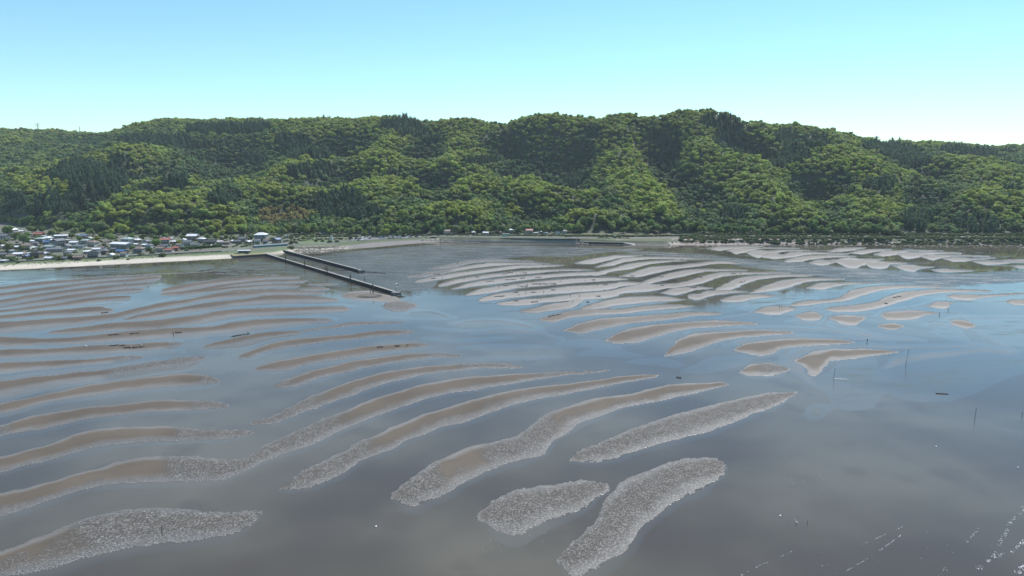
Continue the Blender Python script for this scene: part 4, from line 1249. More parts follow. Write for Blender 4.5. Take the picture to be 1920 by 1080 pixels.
# teal bridge
a_, b_ = Vector((*P(476, 461.5, 4.4), 4.4)), Vector((*P(537, 457.5, 4.4), 4.4))
d = b_ - a_; L = d.length
tb = empty('road_bridge', (a_ + b_) / 2 - Vector((0, 0, 4.4)), math.atan2(d.y, d.x), 'short road bridge with bright teal side girder over the harbour channel', 'bridge')
MB().box((0, -3.7, 3.9), (L, .5, 2.4)).build('girder', TEAL, tb)
MB().box((0, 3.7, 3.9), (L, .5, 2.4)).build('girder', TEAL, tb)
MB().box((0, 0, 4.75), (L + 1, 8.6, .3)).build('deck', CONC, tb)
for s_ in (-1, 1):
    m = MB().box((0, s_ * 4.15, 5.8), (L, .12, .14))
    for i in range(15): m.box((-L / 2 + (i + .5) * L / 15, s_ * 4.15, 5.35), (.1, .1, .9))
    m.build('railing', WHITE, tb)
for s_ in (-1, 1): MB().box((s_ * L / 2.2, 0, 1.3), (1.8, 8, 2.8)).build('pier', CONC_D, tb)

# boats by the bridge
def boat(px, py, rz, L, label, colr):
    x, y = P(px, py, .3)
    r = empty('fishing_boat', (x, y, 0.0), rz, label, 'boat', 'boats moored by the teal bridge')
    n = 9; V = []; Fc = []
    for i in range(n):
        t = i / (n - 1); w = 1.15 * (1 - max(0, t - .45) ** 2 * 3.1); xx = (t - .5) * L; sh_ = .25 + .55 * max(0, t - .4)
        V += [(xx, -w, .8 + sh_), (xx, -w * .62, .0), (xx, 0, -.25), (xx, w * .62, .0), (xx, w, .8 + sh_)]
    for i in range(n - 1):
        for k in range(4): a = i * 5 + k; Fc.append((a, a + 1, a + 6, a + 5))
    Fc += [(4, 3, 2, 1, 0)]
    mesh_obj('hull', V, Fc, colr, r)
    dk = [(V[i * 5][0], V[i * 5][1] * .94, V[i * 5][2] - .25) for i in range(n)] + [(V[i * 5 + 4][0], V[i * 5 + 4][1] * .94, V[i * 5 + 4][2] - .25) for i in range(n)]
    mesh_obj('deck', dk, [(i, i + 1, n + i + 1, n + i) for i in range(n - 1)], CONC, r)
    cb = MB().box((-L * .18, 0, 1.75), (L * .24, 1.5, 1.6), 0, .9).build('cabin', WHITE, r)
    MB().box((-L * .18, 0, 2.02), (L * .235, 1.52, .45), 0, .95).build('cabin_window', GLASS, cb)
    MB().bar((L * .1, 0, .9), (L * .1, 0, 4.2), .07, .04).build('mast', STEEL, r)
    return r
boat(514, 470.5, .5, 9, 'white fishing boat moored below the teal bridge, nearest the stone quay', WHITE)
boat(522, 467.2, .2, 10, 'white fishing boat with dark hull in the middle of the moored group', TIMBER)
boat(531, 465.3, -.1, 9, 'white fishing boat moored hard against the root of the far jetty', WHITE)
# ------------------------------------------------------------------ houses
def slab_roof(kind, w, d, h, over=.7):
    W_, D_ = w / 2 + over, d / 2 + over
    rise = {'gable': d * .24, 'hip': d * .25, 'low': d * .14, 'flat': .25, 'lean': d * .16}[kind]
    t = .22
    if kind == 'flat':
        return MB().box((0, 0, h + .15), (2 * W_, 2 * D_, .3)), h + .3
    if kind == 'lean':
        V = [(-W_, -D_, h), (W_, -D_, h), (W_, D_, h + rise), (-W_, D_, h + rise)]
        V += [(x, y, z + t) for x, y, z in V]
        return MB().add(V, [(3, 2, 1, 0), (4, 5, 6, 7), (0, 1, 5, 4), (1, 2, 6, 5), (2, 3, 7, 6), (3, 0, 4, 7)]), h + rise
    rx = W_ if kind in ('gable', 'low') else W_ - D_ * .95
    V = [(-W_, -D_, h), (W_, -D_, h), (W_, D_, h), (-W_, D_, h), (-rx, 0, h + rise), (rx, 0, h + rise)]
    V += [(x, y, z + t) for x, y, z in V]
    Fc = [(6, 7, 11, 10), (8, 9, 10, 11), (7, 8, 11), (9, 6, 10), (0, 4, 5, 1), (2, 5, 4, 3), (1, 5, 2), (3, 4, 0),
          (0, 1, 7, 6), (1, 2, 8, 7), (2, 3, 9, 8), (3, 0, 6, 9)]
    return MB().add(V, Fc), h + rise + t
FORMS = {'cottage': (11, 8, 3.1, 'gable'), 'two_storey': (10, 8, 5.4, 'hip'), 'hall': (20, 10, 4.0, 'low'), 'flat': (9, 7, 3.2, 'flat'), 'lean': (9, 6, 2.9, 'lean'), 'gable2': (10, 8.5, 5.2, 'gable')}
def make_house(form):
    w, d, h, rk = FORMS[form]
    r = empty('house', (0, 0, 0))
    wl = MB().box((0, 0, h / 2 - .4), (w, d, h + .8))
    if rk in ('gable', 'low'):
        rise = d * (.24 if rk == 'gable' else .14) * d / (d + 1.4)
        for s in (-1, 1):
            x = s * (w / 2 - .06)
            wl.add([(x - .05, -d / 2, h), (x - .05, d / 2, h), (x - .05, 0, h + rise), (x + .05, -d / 2, h), (x + .05, d / 2, h), (x + .05, 0, h + rise)], [(0, 1, 2), (5, 4, 3), (0, 2, 5, 3), (1, 4, 5, 2), (0, 3, 4, 1)])
    wl.build('wall', CREAM, r)
    rm, top = slab_roof(rk, w, d, h)
    rf = rm.build('roof', ROOF['g'], r)
    if rk in ('gable', 'hip'):
        L = w + 1.4 if rk == 'gable' else w - d * .95
        MB().box((0, 0, top + .12), (L, .5, .3)).build('ridge_tiles', CONC_D, rf)
    rows_ = (1.5,) if h < 4.2 else (1.4, 4.0)
    for zz in rows_:
        for i, fx in enumerate((-.32, -.02, .3)):
            if zz == 1.5 and fx == -.02 and form != 'flat': continue
            wd = MB().box((fx * w, -d / 2 - .03, zz), (1.7, .10, 1.2)).build('window', GLASS, r)
            MB().box((fx * w, -d / 2 - .06, zz - .66), (1.9, .18, .10)).build('sill', WHITE, wd)
    MB().box((-.02 * w + (1.9 if h > 4.2 else 0), -d / 2 - .035, 1.0), (1.1, .09, 2.0)).build('door', TIMBER, r)
    if form in ('cottage', 'two_storey', 'gable2'):
        MB().box((0, -d / 2 - .8, 2.55), (w * .8, 1.5, .12)).build('porch_roof', ROOF['g'], r)
    return r
protos = {k: make_house(k) for k in FORMS}
for r in protos.values():
    for c in r.children:
        if c.name.split('.')[0] in ('roof', 'porch_roof', 'wall') and c.material_slots:
            m = c.material_slots[0].material
            c.material_slots[0].link = 'OBJECT'; c.material_slots[0].material = m
WALLS = [CREAM, plain('white_plaster', (.62, .61, .58), .85, .15, .6), plain('brown_boards', (.20, .15, .11), .85, .25, 1), plain('grey_boards', (.27, .27, .27), .85, .2, 1)]
HOUSES = '8,492,14,w 24,438,16,w 40,436,12,w 55,441,8,w 10,447,22,g 74,443,18,r 84,445,8,w 116,446,24,w 157,445,14,b 150,443,8,w 168,450,14,t 62,455,12,w 76,455,16,t 90,453,16,w 108,454,24,w 126,453,8,w 51,460,12,w 90,459,12,B 66,461,12,g 110,460,20,g 140,458,16,w 160,457,14,t 35,466,14,w 52,468,18,p 64,467,10,w 94,466,18,t 125,466,20,g 104,472,30,g 150,465,18,g 175,462,18,p 36,480,18,w 50,484,16,b 58,478,10,w 70,483,20,k 5,480,14,g 93,487,10,w 166,475,16,w 177,483,22,k 148,486,18,p 195,477,16,g 208,481,12,w 228,474,17,B 234,481,14,p 192,467,10,p 229,464,40,w 240,457,20,t 257,456,14,w 275,456,16,g 293,456,14,b 307,450,10,w 319,450,13,w 311,457,18,r 330,456,14,w 344,456,14,w 362,451,20,w 353,460,16,g 367,462,16,g 379,454,14,w 395,458,22,k 412,456,10,w 422,458,16,p 436,455,10,w 446,456,16,g 456,453,14,g 302,472,16,p 318,472,16,r 330,470,12,r 262,474,18,p 310,464,16,g 254,461,10,w 466,456,10,w 490,451,24,w 483,456,12,g 500,456,12,p 519,456,16,b 514,428,11,w 537,446,11,k 610,440,14,g 693,438,14,t 838,439,14,p 853,439,8,g 911,439,12,w 956,437.5,14,t 969,437,10,t 992,438,14,r 1014,437,12,w 1005,439,6,w 1023,439,6,w 1045,438,9,g 1057,437.5,9,g -40,478,16,g -70,470,18,w -90,488,16,p -30,456,14,g -60,450,20,w 128,479,14,g 20,474,12,g 84,478,12,w 135,472,12,w 215,470,10,g 280,466,14,g 338,464,12,p 182,470,12,w 12,464,14,w -15,466,14,r 22,484,12,p 272,462,12,w 400,463,10,w 120,487,12,g 285,480,0,w'
Rh = random.Random(21)
EXT = {8: 'flat', 116: 'hall', 108: 'hall', 229: 'hall', 104: 'hall', 490: 'two_storey', 362: 'gable2', 537: 'flat', 514: 'flat'}
used = set()
for q in HOUSES.split():
    px, py, wp, rc = q.split(','); px, py, wp = float(px), float(py), float(wp)
    if wp == 0: continue
    form = EXT.get(int(px)) or ('flat' if wp <= 8 else Rh.choice(['cottage', 'cottage', 'lean', 'flat'] if rc == 'w' and wp < 13 else ['cottage', 'two_storey', 'gable2', 'cottage', 'hall'] if wp > 15 else ['cottage', 'cottage', 'two_storey', 'gable2']))
    x, y, z = G(px, py)
    k = min(max(wp * 0.98 / ppm(y) / (FORMS[form][0] + 1.4), .62), 1.6)
    h = protos[form] if form not in used else copy_tree(protos[form])
    used.add(form)
    rz = Rh.uniform(-.3, .3) + (math.pi / 2 if form in ('cottage', 'gable2') and Rh.random() < .22 and px not in (362,) else 0)
    h.location = (x, y, z); h.rotation_euler = (0, 0, rz); h.scale = (k, k, k)
    wm = Rh.choice(WALLS)
    for c in h.children:
        nm = c.name.split('.')[0]
        if nm in ('roof', 'porch_roof'): c.material_slots[0].material = ROOF[rc]
        if nm == 'wall': c.material_slots[0].material = wm
    h['category'] = 'house' if form not in ('hall',) else 'building'
    h['group'] = 'houses of the shore village'
    what = {'cottage': '%s roofed single storey house', 'two_storey': '%s roofed two storey house', 'hall': 'long building with low %s roof', 'flat': 'small flat %s roofed building',
            'lean': 'small %s roofed lean-to house', 'gable2': '%s gabled two storey house'}[form] % RNAME[rc]
    describe(h, what, px, py)
for form, r in protos.items():
    if form not in used:
        for c in list(r.children): bpy.data.objects.remove(c)
        bpy.data.objects.remove(r)
settle_labels()

# small buildings of their own
x, y, z = G(888, 440)
gz_ = empty('garden_pavilion', (x, y, z), .2, 'open garden pavilion with pale pyramid roof behind the sea wall', 'pavilion')
for sx in (-1, 1):
    for sy in (-1, 1): MB().box((sx * 1.9, sy * 1.9, 1.6), (.25, .25, 3.2)).build('post', WHITE, gz_)
MB().add([(-2.9, -2.9, 3.2), (2.9, -2.9, 3.2), (2.9, 2.9, 3.2), (-2.9, 2.9, 3.2), (0, 0, 5.0)], [(0, 1, 4), (1, 2, 4), (2, 3, 4), (3, 0, 4), (3, 2, 1, 0)]).build('roof', ROOF['t'], gz_)
MB().box((0, 0, .12), (4.6, 4.6, .3)).build('floor_slab', CONC, gz_)
MB().box((0, 1.5, .6), (3.2, .5, .12)).build('bench', TIMBER, gz_)
x, y, z = G(622, 450)
ph = empty('pump_house', (x, y, z), .1, 'small tall white pump house between the two village roads', 'pump house')
MB().box((0, 0, 2.3), (2.6, 2.6, 4.8)).build('wall', WHITE, ph)
MB().box((0, 0, 4.85), (3.1, 3.1, .3)).build('roof', CONC, ph)
MB().box((.2, -1.34, 1.05), (.9, .08, 2.1)).build('door', STEEL, ph)
MB().box((0, -1.34, 3.6), (.8, .08, .7)).build('window', GLASS, ph)
x, y, z = G(1153, 446)
kb = empty('tool_shed', (x, y, z), 0, 'little dark shed with pale roof on the quay road', 'shed')
MB().box((0, 0, 1.2), (3.2, 2.4, 2.4)).build('wall', TIMBER, kb)
MB().box((0, 0, 2.55), (3.8, 3.0, .25)).build('roof', ROOF['t'], kb)
MB().box((0, -1.24, 1.0), (.9, .08, 2.0)).build('door', STEEL, kb)

# ------------------------------------------------------------------ cars and bus
def car_mesh():
    prof = [(-2.1, .35), (-2.15, .8), (-1.5, .95), (-1.0, 1.42), (.55, 1.45), (1.15, .98), (2.0, .85), (2.15, .5), (2.1, .35)]
    n = len(prof); V = []; Fc = []
    for s in (-1, 1):
        for x, z in prof: V.append((x, s * (.84 if z < 1.1 else .66), z))
    for i in range(n): Fc.append((i, (i + 1) % n, n + (i + 1) % n, n + i))
    Fc += [tuple(range(n - 1, -1, -1)), tuple(range(n, 2 * n))]
    return V, Fc
CARS = {'white': plain('white_car_paint', (.75, .75, .74), .25, .05, 1), 'black': plain('black_car_paint', (.015, .015, .017), .2, .05, 1), 'silver': plain('silver_car_paint', (.42, .43, .44), .3, .05, 1, .5), 'dark blue': plain('blue_car_paint', (.03, .05, .12), .25, .05, 1)}
def make_car():
    r = empty('parked_car', (0, 0, 0))
    V, Fc = car_mesh()
    bd = mesh_obj('body', V, Fc, CARS['white'], r)
    bd.material_slots[0].link = 'OBJECT'; bd.material_slots[0].material = CARS['white']
    MB().add([(-1.36, -.80, 1.0), (.98, -.80, 1.0), (.5, -.70, 1.36), (-1.0, -.70, 1.36)], [(0, 1, 2, 3)]).build('side_window', GLASS, r)
    MB().add([(-1.36, .80, 1.0), (.98, .80, 1.0), (.5, .70, 1.36), (-1.0, .70, 1.36)], [(3, 2, 1, 0)]).build('side_window', GLASS, r)
    MB().add([(1.12, -.64, 1.03), (1.12, .64, 1.03), (.62, .58, 1.43), (.62, -.58, 1.43)], [(0, 1, 2, 3)]).build('windscreen', GLASS, r)
    for sx in (-1.3, 1.35):
        for sy in (-1, 1):
            w_ = MB().bar((sx, sy * .62, .32), (sx, sy * .88, .32), .32, n=10).build('wheel', RUBBER, r)
            MB().bar((sx, sy * .88, .32), (sx, sy * .895, .32), .19, n=8).build('rim', STEEL, w_)
    for sy in (-1, 1): MB().box((2.1, sy * .6, .68), (.14, .34, .16)).build('headlight', WHITE, r)
    return r
car0 = make_car(); first = True
spots = []
for rr, (yy, xa, xb, st) in enumerate(((446.0, 668, 706, 6.2), (448.6, 668, 700, 6.4), (451.2, 672, 690, 7.0))):
    spots += [(x, yy - (x - 668) * .03, ('back', 'middle', 'front')[rr] + ' rank of the car park') for x in np.arange(xa, xb, st)]
spots += [(x, 444.6 - (x - 712) * .012, 'roadside line by the beach') for x in np.arange(714, 770, 8.6)]
spots += [(x, 448.2 - (x - 712) * .03, 'spaced line along the beach edge') for x in (714, 721, 730, 737, 745, 752)]
spots += [(x, 446.2 - (x - 760) * .05, 'close line at the sea wall end') for x in np.arange(757, 802, 6)]
Rc = random.Random(8)
for (px, py, where) in spots:
    if Rc.random() < .08: continue
    x, y, z = G(px, py)
    c = car0 if first else copy_tree(car0); first = False
    c.location = (x, y, z + .12); c.rotation_euler = (0, 0, math.pi / 2 * Rc.choice([1, -1]) + Rc.uniform(-.5, .2) if 'rank' in where or 'close' in where else Rc.uniform(-.2, .3))
    cn = Rc.choice(['white', 'white', 'white', 'black', 'silver', 'dark blue'])
    c.children[0].material_slots[0].material = CARS[cn]
    for ch in c.children:
        if ch.name.startswith('body'): ch.material_slots[0].material = CARS[cn]
    tag(c, None, 'car', 'cars parked behind the beach')
    describe(c, cn + ' parked car', px, py, 'in the ' + where)
settle_labels()
x, y, z = G(948, 443.6)
bs_ = empty('parked_bus', (x, y, 5.25), .02, 'pale green bus standing on the sea wall road', 'bus')
MB().box((0, 0, 1.75), (9.5, 2.4, 2.7), 0, .97).build('body', plain('pale_green_paint', (.34, .50, .42), .4, .1, 1), bs_)
for i in range(5): MB().box((-3.4 + i * 1.7, -1.2, 2.1), (1.35, .08, .9)).build('window', GLASS, bs_)
for sx in (-3, 3):
    for sy in (-1, 1): MB().bar((sx, sy * .9, .45), (sx, sy * 1.2, .45), .45, n=10).build('wheel', RUBBER, bs_)
MB().box((0, 0, 3.18), (8.8, 2.1, .15)).build('roof', WHITE, bs_)

# ------------------------------------------------------------------ poles and pylons
def pole(px, py, h, rel):
    x, y, z = G(px, py)
    r = empty('utility_pole', (x, y, z - .3), Rh.uniform(-.4, .4))
    MB().bar((0, 0, 0), (0, 0, h), .24, .15, 8).build('shaft', CONC_D, r)
    MB().box((0, 0, h - .7), (2.2, .14, .16)).build('crossarm', STEEL, r)
    for i in (-.9, 0, .9): MB().bar((i, 0, h - .62), (i, 0, h - .3), .08, n=6).build('insulator', WHITE, r)
    tag(r, None, 'utility pole', 'utility poles along the shore')
    describe(r, 'tall grey concrete utility pole', px, py)
for q in ((281, 453, 12), (334, 450, 9), (351, 451, 9), (446, 460, 11), (471, 470, 11), (100, 457, 11), (205, 458, 11), (20, 470, 11), (160, 480, 11), (250, 476, 11), (945, 441, 9), (1000, 440, 10), (1041, 440, 9), (556, 447, 9), (600, 447, 9), (655, 445, 9), (300, 466, 10), (395, 462, 10)):
    pole(*q, None)
settle_labels()
def pylon(px, D, top, w, label, arms=True):
    x, _, _ = PD(px, 249, D); zb = GZ(x, D); zt = PD(px, top, D)[2]
    h = max(zt - zb, 16)
    r = empty('power_pylon', (x, D, zb - 1), .5, label, 'pylon')
    for sx in (-1, 1):
        for sy in (-1, 1): MB().bar((sx * w, sy * w, 0), (sx * w * .16, sy * w * .16, h + 1), .34, .22, 5).build('leg', STEEL, r)
    m = MB(); nb = 7
    for i in range(nb):
        z0, z1 = (h + 1) * i / nb, (h + 1) * (i + 1) / nb; r0, r1 = w * (1 - .84 * i / nb), w * (1 - .84 * (i + 1) / nb)
        for s in (-1, 1):
            m.bar((-r0, s * r0, z0), (r1, s * r1, z1), .15, n=4); m.bar((r0, s * r0, z0), (-r1, s * r1, z1), .15, n=4)
            m.bar((s * r0, -r0, z0), (s * r1, r1, z1), .15, n=4); m.bar((s * r0, r0, z0), (s * r1, -r1, z1), .15, n=4)
    m.build('lattice', STEEL, r)
    if arms:
        for zz, l in ((h * .78, 6.0), (h * .9, 7.5), (h * .99, 5)):
            MB().bar((-l, 0, zz), (l, 0, zz), .3, n=5).build('crossarm', STEEL, r)
    return r
pylon(72, 1800, 231, 2.4, 'lattice power pylon with wide arms on the leftmost skyline')
pylon(150, 1750, 236, 1.4, 'slim lattice mast on the skyline right of the pylon', False)

# ------------------------------------------------------------------ trees one can pick out
R2 = random.Random(99)
crown_broad = [raw_mesh('crown', crown_geo(R2, 'broad', 330, .11, 2), LEAF_O) for _ in range(4)]
crown_con = [raw_mesh('crown', crown_geo(R2, 'conifer', 240, .17, 1), LEAF_O) for _ in range(2)]
crown_bush = [raw_mesh('crown', crown_geo(R2, 'bush', 170, .11, 2), LEAF_O) for _ in range(2)]
def trunk_mesh():
    m = MB(); m.bar((0, 0, -.4), (.03, .02, .55), .09, .06, 7)
    for i in range(5):
        a = i * 1.26 + R2.random() * .5
        m.bar((.02, .01, .3 + i * .07), (math.cos(a) * .42, math.sin(a) * .42, .75 + i * .08), .04, .015, 5)
    return raw_mesh('trunk', m, BARK)
trunks = [trunk_mesh() for _ in range(2)]
cnt = 0
KNAME = dict(A='mid green broad tree', D='deep green broad tree', g='grey green broad tree', C='dark pointed cedar', Y='yellow green broad tree', y='light green broad tree', B='brown bamboo clump', n='round green bush', o='olive green bush', k='brown leafless tree')
TINT.update(n=(.09, .14, .05), o=(.13, .14, .06), k=(.14, .11, .085))
def tree(px, py, wpx, k, hf=1.0, group='trees along the foot of the hills', rel=None, pos=None):
    global cnt
    if pos is None: x, y, z = G(px, py)
    else: x, y, z = pos
    rad = wpx / 2 / ppm(y) * .95
    bush = k in 'no'
    r = empty('bush' if bush else 'cedar_tree' if k == 'C' else 'broadleaf_tree', (x, y, z), R2.random() * 6.28)
    r.scale = (rad, rad, rad * hf)
    me = R2.choice(crown_bush if bush else crown_con if k == 'C' else crown_broad)
    c = link(bpy.data.objects.new('crown', me), r)
    t = np.array(TINT[k]) * R2.uniform(.85, 1.15)
    c.color = (*t, 1)
    lift = 0 if bush else .12
    c.location = (0, 0, lift)
    if not bush: link(bpy.data.objects.new('trunk', R2.choice(trunks)), r)
    tag(r, None, 'bush' if bush else 'tree', group)
    describe(r, KNAME[k], px, py, rel)
    cnt += 1
VT = '45,458,30,D 180,457,17,Y 100,486,26,n 116,487,22,o 131,486,28,o 62,475,20,n 15,440,24,A 22,489,28,n 56,487,16,n 5,462,20,g 16,471,22,g 208,453,22,A 246,449,18,D 293,464,24,A 277,471,20,n 265,479,18,o 336,459,12,Y 405,449,20,y 425,450,14,A 546,467,16,o 605,453,10,n 618,455,12,n 632,454,12,n 592,453,10,n 657,450,9,k 721,444,23,y 741,443,14,n 753,443,16,n 768,442,12,n 30,448,18,g 72,450,14,A 100,444,22,g 135,447,14,A 150,452,12,A 195,447,20,A 84,447,10,n 40,470,16,g 12,452,14,n 78,470,12,n 160,470,12,n 210,474,14,n 220,484,16,n 250,470,14,A 305,480,16,n 286,475,14,n 350,470,12,n 240,487,8,n 185,489,10,n 325,463,10,n 345,450,12,A 310,447,14,D 290,449,14,D 268,448,14,D 388,449,14,A 440,451,12,A 470,449,12,D 475,460,8,n 508,452,10,n 548,455,8,n 570,451,12,A 585,446,12,A 560,440,14,D 640,449,12,n 660,444,10,n 685,442,12,A 700,441,12,D 1153,446,9,n 1162,446,8,n 870,441,10,n 925,442,10,n 975,442,8,n 1035,442,9,n 1062,444,12,n -30,470,20,A -60,480,20,n -100,470,24,A 60,437,20,A 80,436,18,D 110,439,18,A 140,440,18,g 168,441,18,A 500,441,16,n 545,445,10,n 525,440,12,A 480,444,14,A 35,493,10,n'
for q in VT.split():
    px, py, w, k = q.split(',')
    tree(float(px), float(py), float(w), k, R2.uniform(.85, 1.1), 'trees and bushes among the houses')
px = -60.0
while px < 1985 and cnt < 292:
    k = R2.choice('AADDggyAD')
    w = R2.uniform(14, 23)
    for (cx, cy, rx, ry, kk_) in STANDS:
        if ((px - cx) / rx) ** 2 + ((430 - cy) / (ry + 6)) ** 2 < 1 and kk_ in 'CYy': k = kk_
    D = float(base_D(px)) + R2.uniform(-2, 20)
    x = (px - 960) / F * (D * cp + 85 * sp)
    tree(px, 438, w, k, R2.uniform(.9, 1.25), 'trees along the foot of the hills', None, (x, D, GZ(x, D)))
    px += R2.uniform(6.0, 11.0)
settle_labels()
print('single trees', cnt)

# a clipped hedge below the houses
hp_ = [G(336, 468.5), G(375, 466), (G(416, 462.5))]
hg = MB(); hb = random.Random(4)
for i in range(260):
    t = hb.random() * 2; a_, b_ = (hp_[0], hp_[1]) if t < 1 else (hp_[1], hp_[2]); t %= 1
    c = [a_[j] + (b_[j] - a_[j]) * t for j in range(3)]
    hg.stone((c[0] + hb.uniform(-1, 1), c[1] + hb.uniform(-2, 2), c[2] + hb.uniform(.4, 2.8)), (1.1, 1.0, .9), hb)
hedge = hg.build('hedge', LEAF_O); hedge.color = (.085, .15, .045, 1)
tag(hedge, 'long clipped green hedge below the village houses beside the coast road', 'hedge')

# scrub along the shore road, rocks along the right shore, weeds on the dune
bush_col = bpy.data.collections.new('scrub_kinds')
for i in range(3):
    bush_col.objects.link(bpy.data.objects.new('scrub_%d' % i, raw_mesh('scrub_%d' % i, crown_geo(R2, 'bush', 110, .14, 2), LEAF_I)))
stone_col = bpy.data.collections.new('stone_kinds')
STN_I, nt, b = new_mat('rock_pieces'); nt.links.new(attr(nt, 'tint', 'INSTANCER').outputs['Color'], b.inputs['Base Color']); b.inputs['Roughness'].default_value = .85
for i in range(3):
    stone_col.objects.link(bpy.data.objects.new('stone_%d' % i, raw_mesh('stone_%d' % i, MB().stone((0, 0, 0), (1, .8, .55), R2), STN_I)))
sx, sy, ss, stn = [], [], [], []
def band(n, xa, xb, ya, yb, z, s0, s1, cols_):
    for _ in range(n):
        px = rng.uniform(xa, xb); f = (px - xa) / (xb - xa)
        y0, y1 = ya[0] + (ya[1] - ya[0]) * f, yb[0] + (yb[1] - yb[0]) * f
        x, y = P(px, rng.uniform(y0, y1), z)
        sx.append(float(x)); sy.append(float(y)); ss.append(rng.uniform(s0, s1)); stn.append(np.array(cols_[rng.integers(len(cols_))]) * rng.uniform(.8, 1.2))
gs = [(.075, .115, .045), (.09, .13, .05), (.06, .095, .045), (.12, .13, .06)]
band(300, 1060, 1320, (442.5, 440), (444, 441.2), 5, 1.8, 3.2, gs)
band(170, 655, 830, (441.5, 440.5), (443.5, 441.8), 4, 1.2, 2.6, gs)
band(150, 545, 660, (440, 441), (446, 444), 4, 1.2, 2.6, gs)
band(640, -100, 560, (444, 440), (492, 456), 4, 1.3, 3.0, gs)
band(1100, 1275, 2050, (444, 446.5), (451.5, 453.5), 4, 2.0, 3.8, gs)
band(600, 1300, 2050, (437.5, 440.5), (440.2, 442.6), 5, 2.0, 3.6, gs)
band(300, 820, 1060, (439.5, 441), (442, 443.4), 5, 1.1, 2.3, gs)
band(120, 560, 650, (448, 447), (452, 449), 3, .8, 1.6, gs)
band(220, -200, 430, (506, 470.5), (507.5, 473.5), 3, .4, 1.0, [(.10, .15, .05), (.13, .17, .06)])
band(60, 1120, 1180, (446, 446), (448, 447.5), 4, .8, 1.4, gs)
sx, sy = np.array(sx), np.array(sy); sz = ground_z(sx, sy)[0]
s_ = np.array(ss)
tag(scatter('scrub', np.stack([sx, sy, sz - .2], 1), np.array(stn), rng.integers(0, 3, len(sx)), np.stack([s_, s_, s_ * 1.1], 1), rng.uniform(0, 6.28, len(sx)), bush_col),
    'low green scrub along the shore road and the dune', 'scrub', kind='stuff')
sx, sy, ss, stn = [], [], [], []
rc_ = [(.30, .23, .20), (.22, .19, .17), (.14, .13, .12), (.38, .32, .28)]
band(900, 1258, 2000, (455, 455), (461.5, 460), 0, .4, 1.3, rc_)
band(260, 1258, 1460, (453, 453), (458, 456), .5, .6, 2.0, [(.42, .33, .29), (.36, .29, .25)])
band(160, 1700, 2000, (456, 457), (464, 466), 0, .4, 1.2, rc_)
sx, sy = np.array(sx), np.array(sy); sz = np.maximum(ground_z(sx, sy)[0], 0); s_ = np.array(ss)
tag(scatter('reef_rocks', np.stack([sx, sy, sz], 1), np.array(stn), rng.integers(0, 3, len(sx)), np.stack([s_ * 1.6, s_, s_ * .6], 1), rng.uniform(-.4, .4, len(sx)), stone_col),
    'pinkish reef rocks strewn along the right hand shore below the wood', 'rocks', kind='stuff')

# ------------------------------------------------------------------ people, weed, stakes and birds on the flat
CLOTH = {'dark clothes': plain('dark_cloth', (.025, .025, .03), .9, .3, 3), 'blue jacket': plain('blue_cloth', (.05, .09, .22), .9, .3, 3), 'red jacket': plain('red_cloth', (.35, .05, .05), .9, .3, 3), 'white shirt': plain('white_cloth', (.7, .7, .68), .9, .1, 3)}
SKIN = plain('skin', (.42, .26, .19), .6, .1, 5); HAIR = plain('hair', (.02, .017, .015), .7, .2, 5)
def skin_mesh(joints, bones, root, name, mat):
    me = bpy.data.meshes.new(name)
    me.from_pydata([j[:3] for j in joints], bones, [])
    o = bpy.data.objects.new(name, me)
    link(o)
    sk = o.modifiers.new('skin', 'SKIN'); sk.use_smooth_shade = True
    for i, j in enumerate(joints):
        me.skin_vertices[0].data[i].radius = (j[3], j[3] * .85)
        me.skin_vertices[0].data[i].use_root = (i == root)
    o.modifiers.new('sub', 'SUBSURF').levels = 1
    o.modifiers['sub'].render_levels = 1
    dg = bpy.context.evaluated_depsgraph_get()
    ev = o.evaluated_get(dg); out = bpy.data.meshes.new_from_object(ev)
    bpy.data.objects.remove(o)
    out.name = name; out.materials.clear(); out.materials.append(mat); return out
def pose(bend, stride):
    c, s = math.cos(bend), math.sin(bend)
    up = lambda l, x=0: (x, -l * s, .92 + l * c)
    J = [(0, 0, .92, .15), (*up(.28), .16), (*up(.50), .17), (*up(.60), .065), (*up(.66), .075), (*up(.76), .115), (*up(.86), .08),
         (.10, 0, .86, .11), (.12, -stride * .5, .48, .075), (.13, stride * .2 - .0, .08, .05), (.13, stride * .2 - .16, .05, .045),
         (-.10, 0, .86, .11), (-.12, stride * .4, .48, .075), (-.13, stride * .8, .08, .05), (-.13, stride * .8 - .16, .05, .045)]
    B = [(0, 1), (1, 2), (2, 3), (3, 4), (4, 5), (5, 6), (0, 7), (7, 8), (8, 9), (9, 10), (0, 11), (11, 12), (12, 13), (13, 14)]
    for sg in (1, -1):
        k = len(J)
        sh_ = up(.48, sg * .19)
        if bend > .8: el = (sg * .2, sh_[1] - .10, sh_[2] - .28); ha = (sg * .12, sh_[1] - .16, sh_[2] - .52)
        else: el = (sg * .25, sh_[1] + .04, sh_[2] - .28); ha = (sg * .24, sh_[1] - .10, sh_[2] - .52)
        J += [(*sh_, .065), (*el, .05), (*ha, .038), (ha[0], ha[1] - .02, ha[2] - .09, .03)]
        B += [(2, k), (k, k + 1), (k + 1, k + 2), (k + 2, k + 3)]
    return J, B, up
POSE = {}
for nm, bd, st in (('standing', .04, .12), ('walking', .1, .4), ('bending down', 1.15, .2)):
    J, B, up = pose(bd, st)
    body = skin_mesh(J, B, 0, 'body', CLOTH['dark clothes'])
    h_ = Vector(up(.77))
    bm = bmesh.new(); bmesh.ops.create_uvsphere(bm, u_segments=12, v_segments=8, radius=.125)
    for v in bm.verts: v.co = Vector((v.co.x * .88, v.co.y, v.co.z * 1.12)) + h_
    hd = bpy.data.meshes.new('head'); bm.to_mesh(hd); bm.free(); hd.materials.append(SKIN)
    POSE[nm] = (body, hd, h_)
